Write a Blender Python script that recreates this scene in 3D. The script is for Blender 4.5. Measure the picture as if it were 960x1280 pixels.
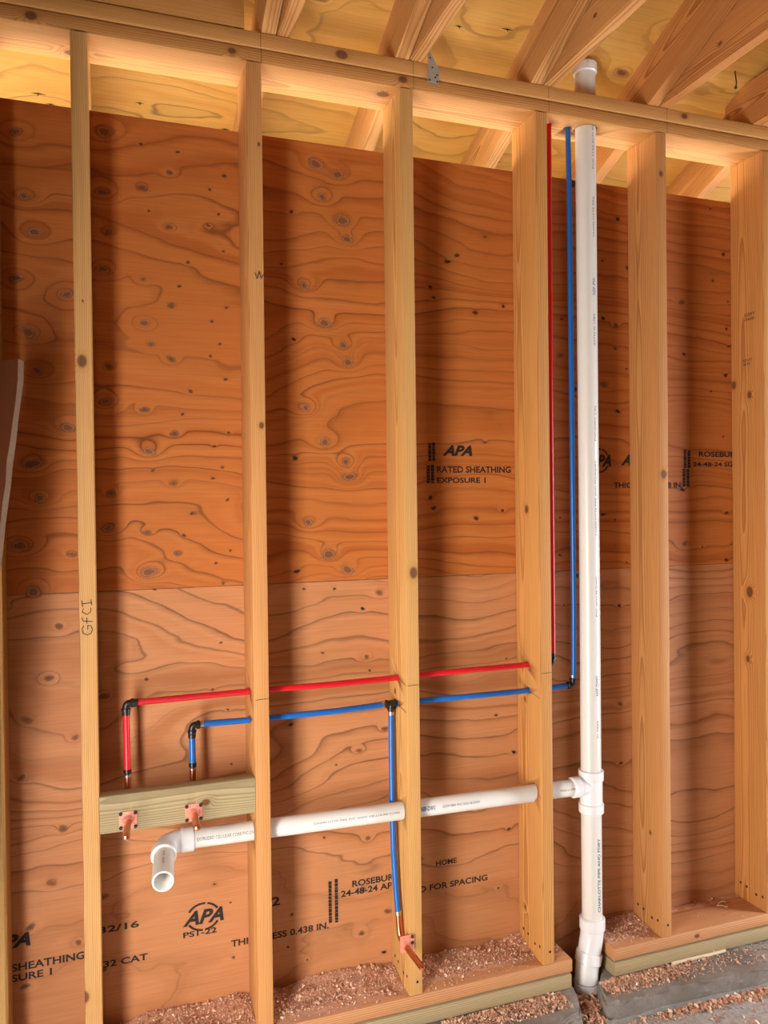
import bpy, bmesh, math, random
import numpy as np
from mathutils import Vector, Matrix

# ------------------------------------------------------------------ scene / camera / light
scene = bpy.context.scene
for o in list(bpy.data.objects):
    bpy.data.objects.remove(o, do_unlink=True)
COL = scene.collection
IN = 0.0254
P = 16 * IN            # stud spacing
W = 1.5 * IN           # lumber thickness
D = 5.5 * IN           # lumber depth; inner face of the sheathing
H = 2.423              # stud length
HT = H + 2 * W         # top of the double top plate
HS = 2.3094            # top edge of the sheathing
HJ = 1.109             # horizontal sheathing joint
SL = 0.39              # roof slope (rise / run)
ZC = -0.086            # top of concrete curb
ZF = -0.136            # slab

cam_d = bpy.data.cameras.new('camera')
cam = bpy.data.objects.new('camera', cam_d)
COL.objects.link(cam)
scene.camera = cam
yaw, pitch, roll = (math.radians(a) for a in (19.286, -0.606, -0.654))
Fv = Vector((math.sin(yaw) * math.cos(pitch), math.cos(yaw) * math.cos(pitch), math.sin(pitch)))
R0 = Vector((math.cos(yaw), -math.sin(yaw), 0))
U0 = R0.cross(Fv)
Rv = math.cos(roll) * R0 + math.sin(roll) * U0
Uv = -math.sin(roll) * R0 + math.cos(roll) * U0
m3 = Matrix((Rv, Uv, -Fv)).transposed()
cam.matrix_world = Matrix.Translation((0.0658, -1.9667, 1.3214)) @ m3.to_4x4()
cam_d.sensor_fit = 'VERTICAL'
cam_d.sensor_height = 36.0
cam_d.lens = 987.63 / 1280 * 36.0
cam_d.clip_start = 0.02

scene.view_settings.view_transform = 'Standard'
scene.view_settings.look = 'None'
scene.view_settings.gamma = 1.0
scene.view_settings.use_curve_mapping = False
scene.view_settings.exposure = 0.32

wd = bpy.data.worlds.new('sky')
scene.world = wd
wd.use_nodes = True
bg = wd.node_tree.nodes['Background']
bg.inputs['Color'].default_value = (1.0, 0.93, 0.80, 1)
bg.inputs['Strength'].default_value = 2.4

def area(name, loc, target, sx, sy, power, color, spread=180):
    l = bpy.data.lights.new(name, 'AREA')
    l.shape = 'RECTANGLE'; l.size = sx; l.size_y = sy
    l.energy = power; l.color = color; l.spread = math.radians(spread)
    o = bpy.data.objects.new(name, l); COL.objects.link(o)
    o.location = loc
    d = (Vector(target) - Vector(loc)).normalized()
    o.rotation_euler = d.to_track_quat('-Z', 'Y').to_euler()
    return o
sun_d = bpy.data.lights.new('sun', 'SUN'); sun_d.energy = 25.0; sun_d.angle = math.radians(.6); sun_d.color = (1.0, .95, .86)
sun = bpy.data.objects.new('sun', sun_d); COL.objects.link(sun)
sun.rotation_euler = Vector((.12, .50, -.86)).to_track_quat('-Z', 'Y').to_euler()
# daylight coming in through the two doorways of the room
area('daylight_left_doorway', (-0.58, -1.20, 0.62), (0.60, 0.0, 0.95), 0.44, 1.45, 43, (1.0, 0.93, 0.87))
area('daylight_right_doorway', (3.46, -0.88, 0.85), (2.0, -0.60, 0.80), 0.44, 1.8, 48, (0.95, 0.96, 1.0))

# ------------------------------------------------------------------ helpers
def link(o): COL.objects.link(o); return o
def tag(o, label=None, cat=None, group=None, kind=None):
    if label: o['label'] = label
    if cat: o['category'] = cat
    if group: o['group'] = group
    if kind: o['kind'] = kind
    return o
def empty(name, loc=(0, 0, 0)):
    o = bpy.data.objects.new(name, None); o.location = loc; o.empty_display_size = 0.05
    return link(o)
def mobj(name, verts, faces, mat=None, parent=None, smooth=False):
    me = bpy.data.meshes.new(name)
    me.from_pydata([tuple(v) for v in verts], [], faces)
    me.validate(); me.update()
    if smooth: me.polygons.foreach_set('use_smooth', [True] * len(me.polygons))
    if mat: me.materials.append(mat)
    o = bpy.data.objects.new(name, me); link(o)
    if parent: par(o, parent)
    return o
def par(o, p):
    """parent o to p; o's own matrix is meant in world space"""
    bpy.context.view_layer.update()
    o.parent = p
    o.matrix_parent_inverse = p.matrix_world.inverted()

class MB:
    def __init__(s): s.v = []; s.f = []
    def add(s, v, f):
        n = len(s.v); s.v += [tuple(a) for a in v]; s.f += [tuple(i + n for i in q) for q in f]; return s
    def box(s, a, b):
        x0, y0, z0 = a; x1, y1, z1 = b
        return s.add([(x0,y0,z0),(x1,y0,z0),(x1,y1,z0),(x0,y1,z0),(x0,y0,z1),(x1,y0,z1),(x1,y1,z1),(x0,y1,z1)],
                     [(3,2,1,0),(4,5,6,7),(0,1,5,4),(1,2,6,5),(2,3,7,6),(3,0,4,7)])
    def tube(s, pts, r, n=20, r_in=None, cap=True):
        """sweep a circle along a polyline; r may be a list"""
        pts = [Vector(q) for q in pts]; m = len(pts)
        rr = r if isinstance(r, (list, tuple)) else [r] * m
        tans = []
        for i in range(m):
            a = pts[max(0, i - 1)]; b = pts[min(m - 1, i + 1)]
            t = b - a
            tans.append(t.normalized() if t.length > 1e-9 else (tans[-1] if tans else Vector((0, 0, 1))))
        for i in range(m - 1, -1, -1):
            if tans[i].length < .5: tans[i] = tans[i + 1]
        ref = Vector((0, 0, 1)) if abs(tans[0].z) < .9 else Vector((1, 0, 0))
        nrm = (ref - tans[0] * ref.dot(tans[0])).normalized()
        v = []; f = []
        for i in range(m):
            nrm = (nrm - tans[i] * nrm.dot(tans[i])).normalized()
            bi = tans[i].cross(nrm)
            for k in range(n):
                a = 2 * math.pi * k / n
                v.append(pts[i] + (nrm * math.cos(a) + bi * math.sin(a)) * rr[i])
        for i in range(m - 1):
            for k in range(n):
                k2 = (k + 1) % n
                f.append((i * n + k, i * n + k2, (i + 1) * n + k2, (i + 1) * n + k))
        if r_in is None:
            if cap:
                f.append(tuple(range(n - 1, -1, -1))); f.append(tuple((m - 1) * n + k for k in range(n)))
        s.add(v, f)
        return s
    def build(s, name, mat, parent=None, smooth=False):
        return mobj(name, s.v, s.f, mat, parent, smooth)
def auto_smooth(o, ang=40):
    me = o.data
    bm = bmesh.new(); bm.from_mesh(me)
    bmesh.ops.remove_doubles(bm, verts=bm.verts, dist=1e-6)
    bmesh.ops.recalc_face_normals(bm, faces=bm.faces)
    for e in bm.edges:
        if len(e.link_faces) == 2 and e.calc_face_angle(0) > math.radians(ang): e.smooth = False
    for f in bm.faces: f.smooth = True
    bm.to_mesh(me); bm.free()
    return o
def bend(a, c, b, r, n=8):
    """points of a rounded corner from a via c to b"""
    a, c, b = Vector(a), Vector(c), Vector(b)
    d1 = (a - c).normalized(); d2 = (b - c).normalized()
    p0 = c + d1 * r; p1 = c + d2 * r
    return [(p0 * (1 - t) ** 2 + c * 2 * t * (1 - t) + p1 * t * t) for t in [i / n for i in range(n + 1)]]

def rounded_rect(w, h, r, n=2):
    pts = []
    for cx, cy, a0 in ((w/2-r, h/2-r, 0), (-w/2+r, h/2-r, 90), (-w/2+r, -h/2+r, 180), (w/2-r, -h/2+r, 270)):
        for i in range(n + 1):
            a = math.radians(a0 + 90 * i / n)
            pts.append((cx + r * math.cos(a), cy + r * math.sin(a)))
    return pts
def lumber(name, w, h, L, mat, M, r=0.0035, wob=0.0012, seed=0, nseg=40):
    """board with eased edges, cross-section w (local x) by h (local y), length L along local z"""
    rnd = random.Random(seed)
    prof = rounded_rect(w, h, r); n = len(prof)
    ph = [rnd.uniform(0, 6.28) for _ in range(4)]
    v = []; f = []
    for i in range(nseg + 1):
        z = L * i / nseg; t = i / nseg
        env = math.sin(math.pi * t)
        ox = wob * env * math.sin(2.3 * t + ph[0]); oy = wob * env * math.sin(3.1 * t + ph[1])
        for j, (x, y) in enumerate(prof):
            v.append((x + ox, y + oy, z))
    for i in range(nseg):
        for j in range(n):
            k = (j + 1) % n
            f.append((i*n+j, i*n+k, (i+1)*n+k, (i+1)*n+j))
    f.append(tuple(range(n-1, -1, -1))); f.append(tuple(nseg*n+j for j in range(n)))
    o = mobj(name, v, f, mat)
    auto_smooth(o, 30)
    o.matrix_world = M
    return o
def frame(org, ex, ey, ez):
    m = Matrix((Vector(ex), Vector(ey), Vector(ez))).transposed().to_4x4()
    return Matrix.Translation(org) @ m
def drill(o, holes):
    """holes: list of (p0, p1, radius) in world space; real drilled holes"""
    mb = MB()
    for a, b, r in holes: mb.tube([a, b], r, 20)
    c = mb.build('cutter_tmp', None)
    auto_smooth(c)
    md = o.modifiers.new('h', 'BOOLEAN'); md.object = c; md.operation = 'DIFFERENCE'; md.solver = 'EXACT'
    bpy.context.view_layer.update()
    dg = bpy.context.evaluated_depsgraph_get()
    me = bpy.data.meshes.new_from_object(o.evaluated_get(dg))
    o.modifiers.clear()
    old = o.data; o.data = me
    bpy.data.meshes.remove(old)
    bpy.data.objects.remove(c, do_unlink=True)
    return o

# ------------------------------------------------------------------ materials
class NT:
    def __init__(s, name):
        s.m = bpy.data.materials.new(name); s.m.use_nodes = True
        s.t = s.m.node_tree; s.t.nodes.clear()
        s.out = s.n('ShaderNodeOutputMaterial')
        s.b = s.n('ShaderNodeBsdfPrincipled')
        s.l(s.b.outputs[0], s.out.inputs[0])
    def n(s, t, **kw):
        nd = s.t.nodes.new(t)
        for k, v in kw.items(): setattr(nd, k, v)
        return nd
    def l(s, a, b): s.t.links.new(a, b)
    def put(s, sock, v):
        if hasattr(v, 'is_linked') or isinstance(v, bpy.types.NodeSocket): s.l(v, sock)
        else: sock.default_value = v
    def math(s, op, a, b=None, c=None, clamp=False):
        nd = s.n('ShaderNodeMath', operation=op, use_clamp=clamp)
        s.put(nd.inputs[0], a)
        if b is not None: s.put(nd.inputs[1], b)
        if c is not None: s.put(nd.inputs[2], c)
        return nd.outputs[0]
    def vmath(s, op, a, b=None):
        nd = s.n('ShaderNodeVectorMath', operation=op)
        s.put(nd.inputs[0], a)
        if b is not None: s.put(nd.inputs[1], b)
        return nd.outputs['Value'] if op in ('DISTANCE', 'LENGTH', 'DOT_PRODUCT') else nd.outputs[0]
    def mix(s, f, a, b, mode='MIX'):
        nd = s.n('ShaderNodeMix', data_type='RGBA', blend_type=mode)
        s.put(nd.inputs[0], f); s.put(nd.inputs[6], c4(a)); s.put(nd.inputs[7], c4(b))
        return nd.outputs[2]
    def noise(s, vec, scale, detail=3, rough=.5, dim='3D', w=None):
        nd = s.n('ShaderNodeTexNoise', noise_dimensions=dim)
        if vec is not None: s.l(vec, nd.inputs['Vector'])
        if w is not None: s.put(nd.inputs['W'], w)
        nd.inputs['Scale'].default_value = scale; nd.inputs['Detail'].default_value = detail
        nd.inputs['Roughness'].default_value = rough
        return nd.outputs[0]
    def ramp(s, f, stops, interp='LINEAR'):
        nd = s.n('ShaderNodeValToRGB'); s.l(f, nd.inputs[0])
        cr = nd.color_ramp; cr.interpolation = interp
        while len(cr.elements) < len(stops): cr.elements.new(.5)
        for e, (p_, c_) in zip(cr.elements, stops):
            e.position = p_; e.color = c4(c_)
        return nd.outputs[0]
    def scale(s, vec, sc):
        nd = s.n('ShaderNodeMapping'); s.l(vec, nd.inputs[0]); nd.inputs['Scale'].default_value = sc
        return nd.outputs[0]
    def obj(s): return s.n('ShaderNodeTexCoord').outputs['Object']
    def attr(s, name): return s.n('ShaderNodeAttribute', attribute_name=name).outputs['Fac']
    def bump(s, h, st, dist=.001):
        nd = s.n('ShaderNodeBump'); s.l(h, nd.inputs['Height'])
        nd.inputs['Strength'].default_value = st; nd.inputs['Distance'].default_value = dist
        s.l(nd.outputs[0], s.b.inputs['Normal'])
    def set(s, **kw):
        for k, v in kw.items(): s.put(s.b.inputs[k.replace('_', ' ')], c4(v) if isinstance(v, tuple) else v)
        return s
def c4(c):
    if isinstance(c, tuple) and len(c) == 3: return (c[0], c[1], c[2], 1)
    return c
def srgb(r, g, b):
    f = lambda x: (x/255/12.92) if x/255 <= .04045 else ((x/255+.055)/1.055)**2.4
    return (f(r), f(g), f(b))

def wood(name, early, late, pith=(0.05, 0.06), ring=0.0030, knots=(), seed=0, contrast=.8, stain=None):
    """sawn lumber: growth rings about a pith axis parallel to local z, fibres, knots (x, y, z, radius)"""
    early = (early[0], early[1] * .89, early[2] * .66); late = (late[0], late[1] * .87, late[2] * .64)
    t = NT(name); o = t.obj()
    sep = t.n('ShaderNodeSeparateXYZ'); t.l(o, sep.inputs[0])
    off = t.n('ShaderNodeVectorMath', operation='ADD'); t.l(o, off.inputs[0]); off.inputs[1].default_value = (seed*1.37, seed*2.11, seed*.73)
    low = t.noise(t.scale(off.outputs[0], (3, 3, 0.9)), 1.0, 2, .5)
    low2 = t.noise(t.scale(off.outputs[0], (18, 18, 2.2)), 1.0, 2, .5)
    dx = t.math('SUBTRACT', sep.outputs[0], pith[0]); dy = t.math('SUBTRACT', sep.outputs[1], pith[1])
    r = t.math('SQRT', t.math('ADD', t.math('MULTIPLY', dx, dx), t.math('MULTIPLY', dy, dy)))
    r = t.math('ADD', r, t.math('MULTIPLY', t.math('SUBTRACT', low, .5), .036))
    r = t.math('ADD', r, t.math('MULTIPLY', t.math('SUBTRACT', low2, .5), .004))
    kmask = None; khalo = None
    for kx, ky, kz, kr in knots:
        sc = t.n('ShaderNodeVectorMath', operation='MULTIPLY'); t.l(o, sc.inputs[0]); sc.inputs[1].default_value = (1, 1, .72)
        d = t.vmath('DISTANCE', sc.outputs[0], (kx, ky, kz * .72))
        d = t.math('ADD', d, t.math('MULTIPLY', t.math('SUBTRACT', low2, .5), kr * .8))
        q = t.math('DIVIDE', d, kr)
        g = t.math('POWER', 2.718, t.math('MULTIPLY', t.math('MULTIPLY', q, q), -.35))
        r = t.math('ADD', r, t.math('MULTIPLY', g, kr * 1.1))
        mk = t.math('SUBTRACT', 1.25, q, clamp=True)
        mk = t.math('MULTIPLY', mk, 2.2, clamp=True)
        kmask = mk if kmask is None else t.math('MAXIMUM', kmask, mk)
        ha = t.math('MULTIPLY', t.math('SUBTRACT', 2.2, q, clamp=True), .35)
        khalo = ha if khalo is None else t.math('MAXIMUM', khalo, ha)
    fr = t.math('FRACT', t.math('DIVIDE', r, ring))
    band = t.ramp(fr, [(0, (.15,)*3), (.45, (.30,)*3), (.80, (.85,)*3), (.93, (1,)*3), (1, (.15,)*3)])
    fib = t.noise(t.scale(off.outputs[0], (260, 260, 5)), 1.0, 3, .6)
    big = t.noise(t.scale(off.outputs[0], (8, 8, 1.3)), 1.0, 2, .5)
    col = t.mix(t.math('MULTIPLY', band, contrast), early, tuple(c * .58 for c in late))
    col = t.mix(t.math('MULTIPLY', t.math('SUBTRACT', fib, .35, clamp=True), .95), col, tuple(c * .62 for c in late))
    col = t.mix(t.math('MULTIPLY', t.math('SUBTRACT', big, .50, clamp=True), .8), col, tuple(min(1, c * 1.12) for c in early))
    if stain: col = t.mix(t.math('MULTIPLY', t.math('SUBTRACT', low2, .52, clamp=True), 2.2, clamp=True), col, stain)
    if kmask is not None:
        col = t.mix(khalo, col, tuple(c * .8 for c in late))
        kc = t.mix(fib, (.055, .020, .008), (.26, .10, .035))
        col = t.mix(kmask, col, kc)
    t.set(Base_Color=col, Roughness=.62)
    t.b.inputs['Specular IOR Level'].default_value = .3
    t.bump(t.math('ADD', t.math('MULTIPLY', band, .5), fib), .25, .0006)
    return t.m

def plywood(name, light, mid, dark, rough=.6, worm=1.0):
    """rotary-cut veneer: contour figure from the 'grain' field stored on the sheet, horizontal fibres"""
    t = NT(name); o = t.obj()
    g = t.attr('grain')
    fine = t.noise(t.scale(o, (5, 5, 190)), 1.0, 3, .6)
    g2 = t.math('ADD', g, t.math('MULTIPLY', t.math('SUBTRACT', fine, .5), .035))
    a = t.noise(None, 1.0, 1.5, .5, '1D', t.math('MULTIPLY', g2, 1.15))
    b = t.noise(None, 1.0, 2, .6, '1D', t.math('MULTIPLY', g2, 4.3))
    fr = t.math('FRACT', g2)
    ln = t.ramp(fr, [(0, (.10,)*3), (.06, (0,)*3), (.66, (.03,)*3), (.86, (.30,)*3), (.965, (1,)*3), (1, (.10,)*3)])
    tone = t.ramp(a, [(.22, dark), (.45, mid), (.75, light)])
    lw = t.math('MULTIPLY', ln, t.math('MULTIPLY', t.math('ADD', t.math('MULTIPLY', b, 1.7), -.30), 1.15, clamp=True))
    col = t.mix(lw, tone, tuple(c * .36 for c in dark))
    patch = t.noise(t.scale(o, (2.2, 2.2, 5)), 1.0, 2, .5)
    col = t.mix(t.math('MULTIPLY', t.math('SUBTRACT', patch, .42, clamp=True), 1.3 * worm, clamp=True), col, mid)
    col = t.mix(t.math('MULTIPLY', t.math('SUBTRACT', fine, .40, clamp=True), .7), col, tuple(c * .42 for c in dark))
    k = t.attr('knot')
    col = t.mix(t.math('MULTIPLY', k, .22), col, tuple(c * .55 for c in dark))
    t.set(Base_Color=col, Roughness=rough)
    t.b.inputs['Specular IOR Level'].default_value = .25
    t.bump(fine, .18, .0006)
    return t.m

def knot_mat(name, core, ringc, edge):
    """veneer knot: dark heart, rings, fading rim ('rad' runs 0 at the heart to 1 at the rim)"""
    t = NT(name); o = t.obj()
    r = t.attr('rad'); tone = t.attr('tone')
    nz = t.noise(t.scale(o, (160, 160, 240)), 1.0, 2, .6)
    q = t.math('ADD', r, t.math('MULTIPLY', t.math('SUBTRACT', nz, .5), .28))
    rings = t.ramp(q, [(0, core), (.34, core), (.42, ringc), (.52, edge), (.60, ringc), (.70, edge), (1, edge)])
    t.set(Base_Color=t.mix(tone, rings, (.022, .009, .005)), Roughness=.7)
    tr = t.n('ShaderNodeBsdfTransparent'); mx = t.n('ShaderNodeMixShader')
    al = t.ramp(q, [(0, (1,)*3), (.42, (1,)*3), (.62, (.55,)*3), (.95, (0,)*3)])
    t.l(al, mx.inputs[0]); t.l(tr.outputs[0], mx.inputs[1]); t.l(t.b.outputs[0], mx.inputs[2])
    t.l(mx.outputs[0], t.out.inputs[0])
    return t.m

def plain(name, col, rough=.4, metal=0, spec=.5, var=0., nscale=60, bump=0., col2=None):
    t = NT(name); c = col
    if var or bump or col2:
        nz = t.noise(t.obj(), nscale, 4, .6)
        c = t.mix(t.math('MULTIPLY', nz, var if var else 1), col, col2 or tuple(x * .5 for x in col))
        if bump: t.bump(nz, bump, .002)
    t.set(Base_Color=c, Roughness=rough, Metallic=metal)
    t.b.inputs['Specular IOR Level'].default_value = spec
    return t.m

def ink_mat(name='black_stamp_ink', fade=.38, sc=900, col=(.012, .010, .012)):
    t = NT(name)
    nz = t.noise(t.obj(), sc, 2, .6)
    t.set(Base_Color=col, Roughness=.8)
    tr = t.n('ShaderNodeBsdfTransparent'); mx = t.n('ShaderNodeMixShader')
    al = t.ramp(nz, [(fade - .12, (.25,)*3), (fade + .06, (.93,)*3)])
    t.l(al, mx.inputs[0]); t.l(tr.outputs[0], mx.inputs[1]); t.l(t.b.outputs[0], mx.inputs[2])
    t.l(mx.outputs[0], t.out.inputs[0])
    return t.m

FIR_E, FIR_L = (.66, .36, .15), (.44, .185, .055)
M = {}
M['ply'] = plywood('sheathing_veneer', (.56, .188, .046), (.51, .158, .034), (.42, .115, .022))
M['ply2'] = plywood('lower_veneer_pink_lit', (.58, .262, .116), (.53, .225, .092), (.45, .170, .062))  # paler sheets of their own, with the pinker low light mixed into the colour
M['deck'] = plywood('roof_deck_veneer', (.70, .405, .110), (.65, .345, .082), (.55, .265, .055), worm=1.4)
M['ply_edge'] = plain('plywood_edge', (.12, .06, .025), .8, var=.8, nscale=200)
M['knot'] = knot_mat('veneer_knot', (.20, .070, .024), (.27, .092, .030), (.56, .24, .09))
M['ink'] = ink_mat()
M['marker'] = plain('black_marker', (.012, .010, .010), .7)
M['pencil'] = plain('pencil_line', (.05, .03, .02), .8)
M['pvc'] = plain('white_pvc', (.74, .72, .68), .32, spec=.5, var=.10, nscale=25)
M['pvc_in'] = plain('pvc_inner_wall', (.66, .72, .62), .5)
M['pvc_fit'] = plain('white_pvc_fitting', (.80, .80, .82), .22, spec=.6)
M['primer'] = plain('pipe_cement', (.18, .16, .18), .6)
M['red'] = plain('red_pex', (.62, .008, .018), .28, spec=.55, var=.15, nscale=40)
M['blue'] = plain('blue_pex', (.008, .125, .46), .28, spec=.55, var=.15, nscale=40)
M['black'] = plain('black_plastic_fitting', (.012, .011, .011), .3)
M['copper'] = plain('copper_tube', (.78, .30, .17), .28, metal=1, var=.5, nscale=70, col2=(.42, .14, .07))
M['flange'] = plain('pink_copper_flange', (.86, .33, .24), .42, metal=.35, var=.2, nscale=120)
M['steel'] = plain('galvanised_steel', (.50, .46, .40), .5, metal=.35, var=.6, nscale=120)
M['crimp'] = plain('steel_crimp_ring', (.55, .50, .45), .35, metal=1)
M['darknail'] = plain('dark_nail_head', (.035, .022, .014), .6, metal=.3)
def concrete(name, base, darkc):
    t = NT(name); o = t.obj()
    n1 = t.noise(o, 6, 5, .6); n2 = t.noise(o, 90, 4, .7); n3 = t.noise(o, 400, 2, .6)
    c = t.mix(t.ramp(n1, [(.35, (0,)*3), (.65, (1,)*3)]), base, darkc)
    c = t.mix(t.math('MULTIPLY', t.math('SUBTRACT', n2, .38, clamp=True), 2.6, clamp=True), c, tuple(x * .55 for x in base))
    c = t.mix(t.math('MULTIPLY', t.math('SUBTRACT', n3, .55, clamp=True), 2), c, tuple(x * .4 for x in base))
    t.set(Base_Color=c, Roughness=.9); t.b.inputs['Specular IOR Level'].default_value = .2
    t.bump(t.math('ADD', n2, n3), .5, .004)
    return t.m
M['slab'] = concrete('slab_concrete', (.50, .48, .46), (.38, .36, .34))
M['curb'] = concrete('curb_concrete', (.38, .345, .31), (.22, .185, .155))
def chip_mat():
    t = NT('wood_shavings')
    a = t.attr('shade')
    t.set(Base_Color=t.ramp(a, [(0, (.50, .22, .12)), (.4, (.68, .37, .24)), (.8, (.80, .52, .37)), (1, (.90, .72, .56))]), Roughness=.75)
    return t.m
M['chips'] = chip_mat()
M['dust'] = plain('sawdust_bed', (.66, .38, .25), .95, var=1, nscale=350, bump=.8, col2=(.44, .21, .12))
M['dirt'] = plain('dark_dirt', (.10, .05, .025), .95, var=1, nscale=150, bump=.8, col2=(.25, .11, .04))

# ------------------------------------------------------------------ plywood sheets
rng = np.random.default_rng(7)
def vnoise(x, z, seed):
    """smooth value noise"""
    r = np.random.default_rng(seed); T = r.random((256, 256))
    xi = np.floor(x).astype(int); zi = np.floor(z).astype(int)
    fx = x - xi; fz = z - zi
    fx = fx*fx*fx*(fx*(fx*6-15)+10); fz = fz*fz*fz*(fz*(fz*6-15)+10)
    g = lambda i, j: T[i % 256, j % 256]
    return (g(xi,zi)*(1-fx)*(1-fz)+g(xi+1,zi)*fx*(1-fz)+g(xi,zi+1)*(1-fx)*fz+g(xi+1,zi+1)*fx*fz) - .5
KN = {'L': [(-0.093,1.994), (-0.135,1.878), (-0.021,1.848), (-0.111,1.749), (-0.092,1.657), (-0.024,1.518), (-0.107,1.428), (-0.09,1.344), (-0.136,1.229), (-0.108,1.115), (-0.13,2.232), (-0.115,2.079), (0.064,1.918), (0.065,1.586), (0.066,1.268), (0.161,1.788), (0.168,1.462), (0.163,1.153), (0.071,2.261), (0.691,2.105), (0.704,2.056), (0.634,2.165), (0.58,1.918), (0.635,1.819), (0.689,1.761), (0.702,1.715), (0.58,1.585), (0.633,1.492), (0.692,1.439), (0.703,1.397), (0.583,1.273), (0.64,1.183), (0.693,1.139), (0.065,2.11), (0.617,2.252), (0.679,2.231)],
      'm': [(-0.019,1.204), (-0.174,1.078), (-0.051,1.027), (-0.076,0.901), (-0.127,0.803), (-0.018,0.748), (-0.141,0.664), (-0.049,0.525), (-0.078,0.394), (-0.127,0.294), (-0.018,0.235), (-0.14,0.151), (0.225,2.039), (0.075,2.011), (0.16,1.9), (0.228,1.838), (0.177,1.736), (0.226,1.7), (0.074,1.674), (0.159,1.568), (0.232,1.508), (0.228,1.38), (0.075,1.355), (0.161,1.254), (0.234,1.198), (0.051,0.845), (0.229,2.179), (0.161,2.132), (0.044,0.339), (0.041,0.155), (0.786,1.07), (0.746,0.892), (0.798,0.684), (0.721,0.631), (0.744,0.381), (0.728,0.239), (0.801,0.164), (0.722,0.116), (1.582,1.873), (1.379,1.767), (1.835,1.964), (1.586,0.68), (1.841,1.181), (1.536,1.685)],
      's': [(0.176,2.075), (0.352,2.086), (0.325,2.054), (0.363,1.99), (0.272,1.953), (0.249,1.889), (0.369,1.842), (0.331,1.804), (0.351,1.746), (0.326,1.713), (0.365,1.654), (0.274,1.619), (0.253,1.559), (0.371,1.513), (0.333,1.477), (0.177,1.413), (0.353,1.422), (0.328,1.393), (0.365,1.336), (0.159,2.243), (0.25,2.235), (0.368,2.188), (0.33,2.148), (0.252,1.245), (0.273,1.301), (0.371,1.202), (0.333,1.17), (0.177,1.108), (0.351,1.116), (0.343,0.96), (0.154,0.879), (0.32,0.838), (0.359,0.781), (0.366,0.636), (0.318,0.324), (0.359,0.268), (0.365,0.12), (0.518,1.971), (0.569,1.091), (0.655,1.087), (0.619,0.913), (0.755,0.853), (0.526,0.828), (0.654,0.599), (0.617,0.402), (0.524,0.206), (0.565,0.073), (0.512,0.119), (1.128,2.105), (1.121,1.499), (1.185,0.854), (1.149,0.688), (1.151,0.17), (1.534,2.071), (1.386,1.88), (1.579,1.8), (1.62,1.739), (1.374,1.272), (1.573,1.262), (1.373,1.157), (1.614,1.127), (1.953,2.28), (1.961,2.044), (1.951,1.68), (2,1.531), (1.911,1.166), (2.025,1.832), (1.513,1.412), (1.385,1.004), (2.023,1.98)],
      'd': [(0.547,2.114), (0.549,1.77), (0.549,1.447), (0.55,1.14), (0.736,1.028), (0.527,0.724), (0.788,0.05), (1.037,2.042), (1.006,2.021), (0.952,1.943), (0.962,1.914), (1.094,1.879), (1.186,1.904), (0.945,1.337), (0.955,1.307), (1.177,1.297), (1.09,1.275), (1.188,0.342), (1.592,2.207), (1.626,2.057), (1.535,1.892), (1.586,1.604), (1.529,1.28), (1.586,0.991), (1.587,0.492), (2.005,2.135), (2.016,1.889), (1.843,1.796), (2.011,1.735), (1.833,1.356), (2.011,1.278), (2.009,1.121), (1.207,0.571)]}
KSIZE = {'L': (.0125, .0), 'm': (.0068, .25), 's': (.0034, .60), 'd': (.0048, .95)}

def field(X, Z, seed, freq, knots):
    F = Z * freq
    F = F + 4.6 * vnoise(X * 1.1, Z * 3.0, seed) + 2.5 * vnoise(X * 2.6 + 9, Z * 8.0, seed + 1)
    F = F + .45 * vnoise(X * 7 + 3, Z * 22, seed + 2) + .14 * vnoise(X * 22, Z * 60, seed + 3)
    K = np.zeros_like(F)
    for kx, kz, ty in knots:
        r = KSIZE[ty][0]
        dx = (X - kx) / (r * 3.0); dz = (Z - kz) / (r * 1.9)
        g = np.exp(-(dx * dx + dz * dz))
        F = F + g * {'L': 1.9, 'm': .9, 's': .22, 'd': .35}[ty]
        dx = (X - kx) / (r * 1.9); dz = (Z - kz) / (r * 1.3)
        K = np.maximum(K, np.exp(-(dx * dx + dz * dz)) * {'L': .9, 'm': .7, 's': .3, 'd': .5}[ty])
    return F, K

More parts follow.
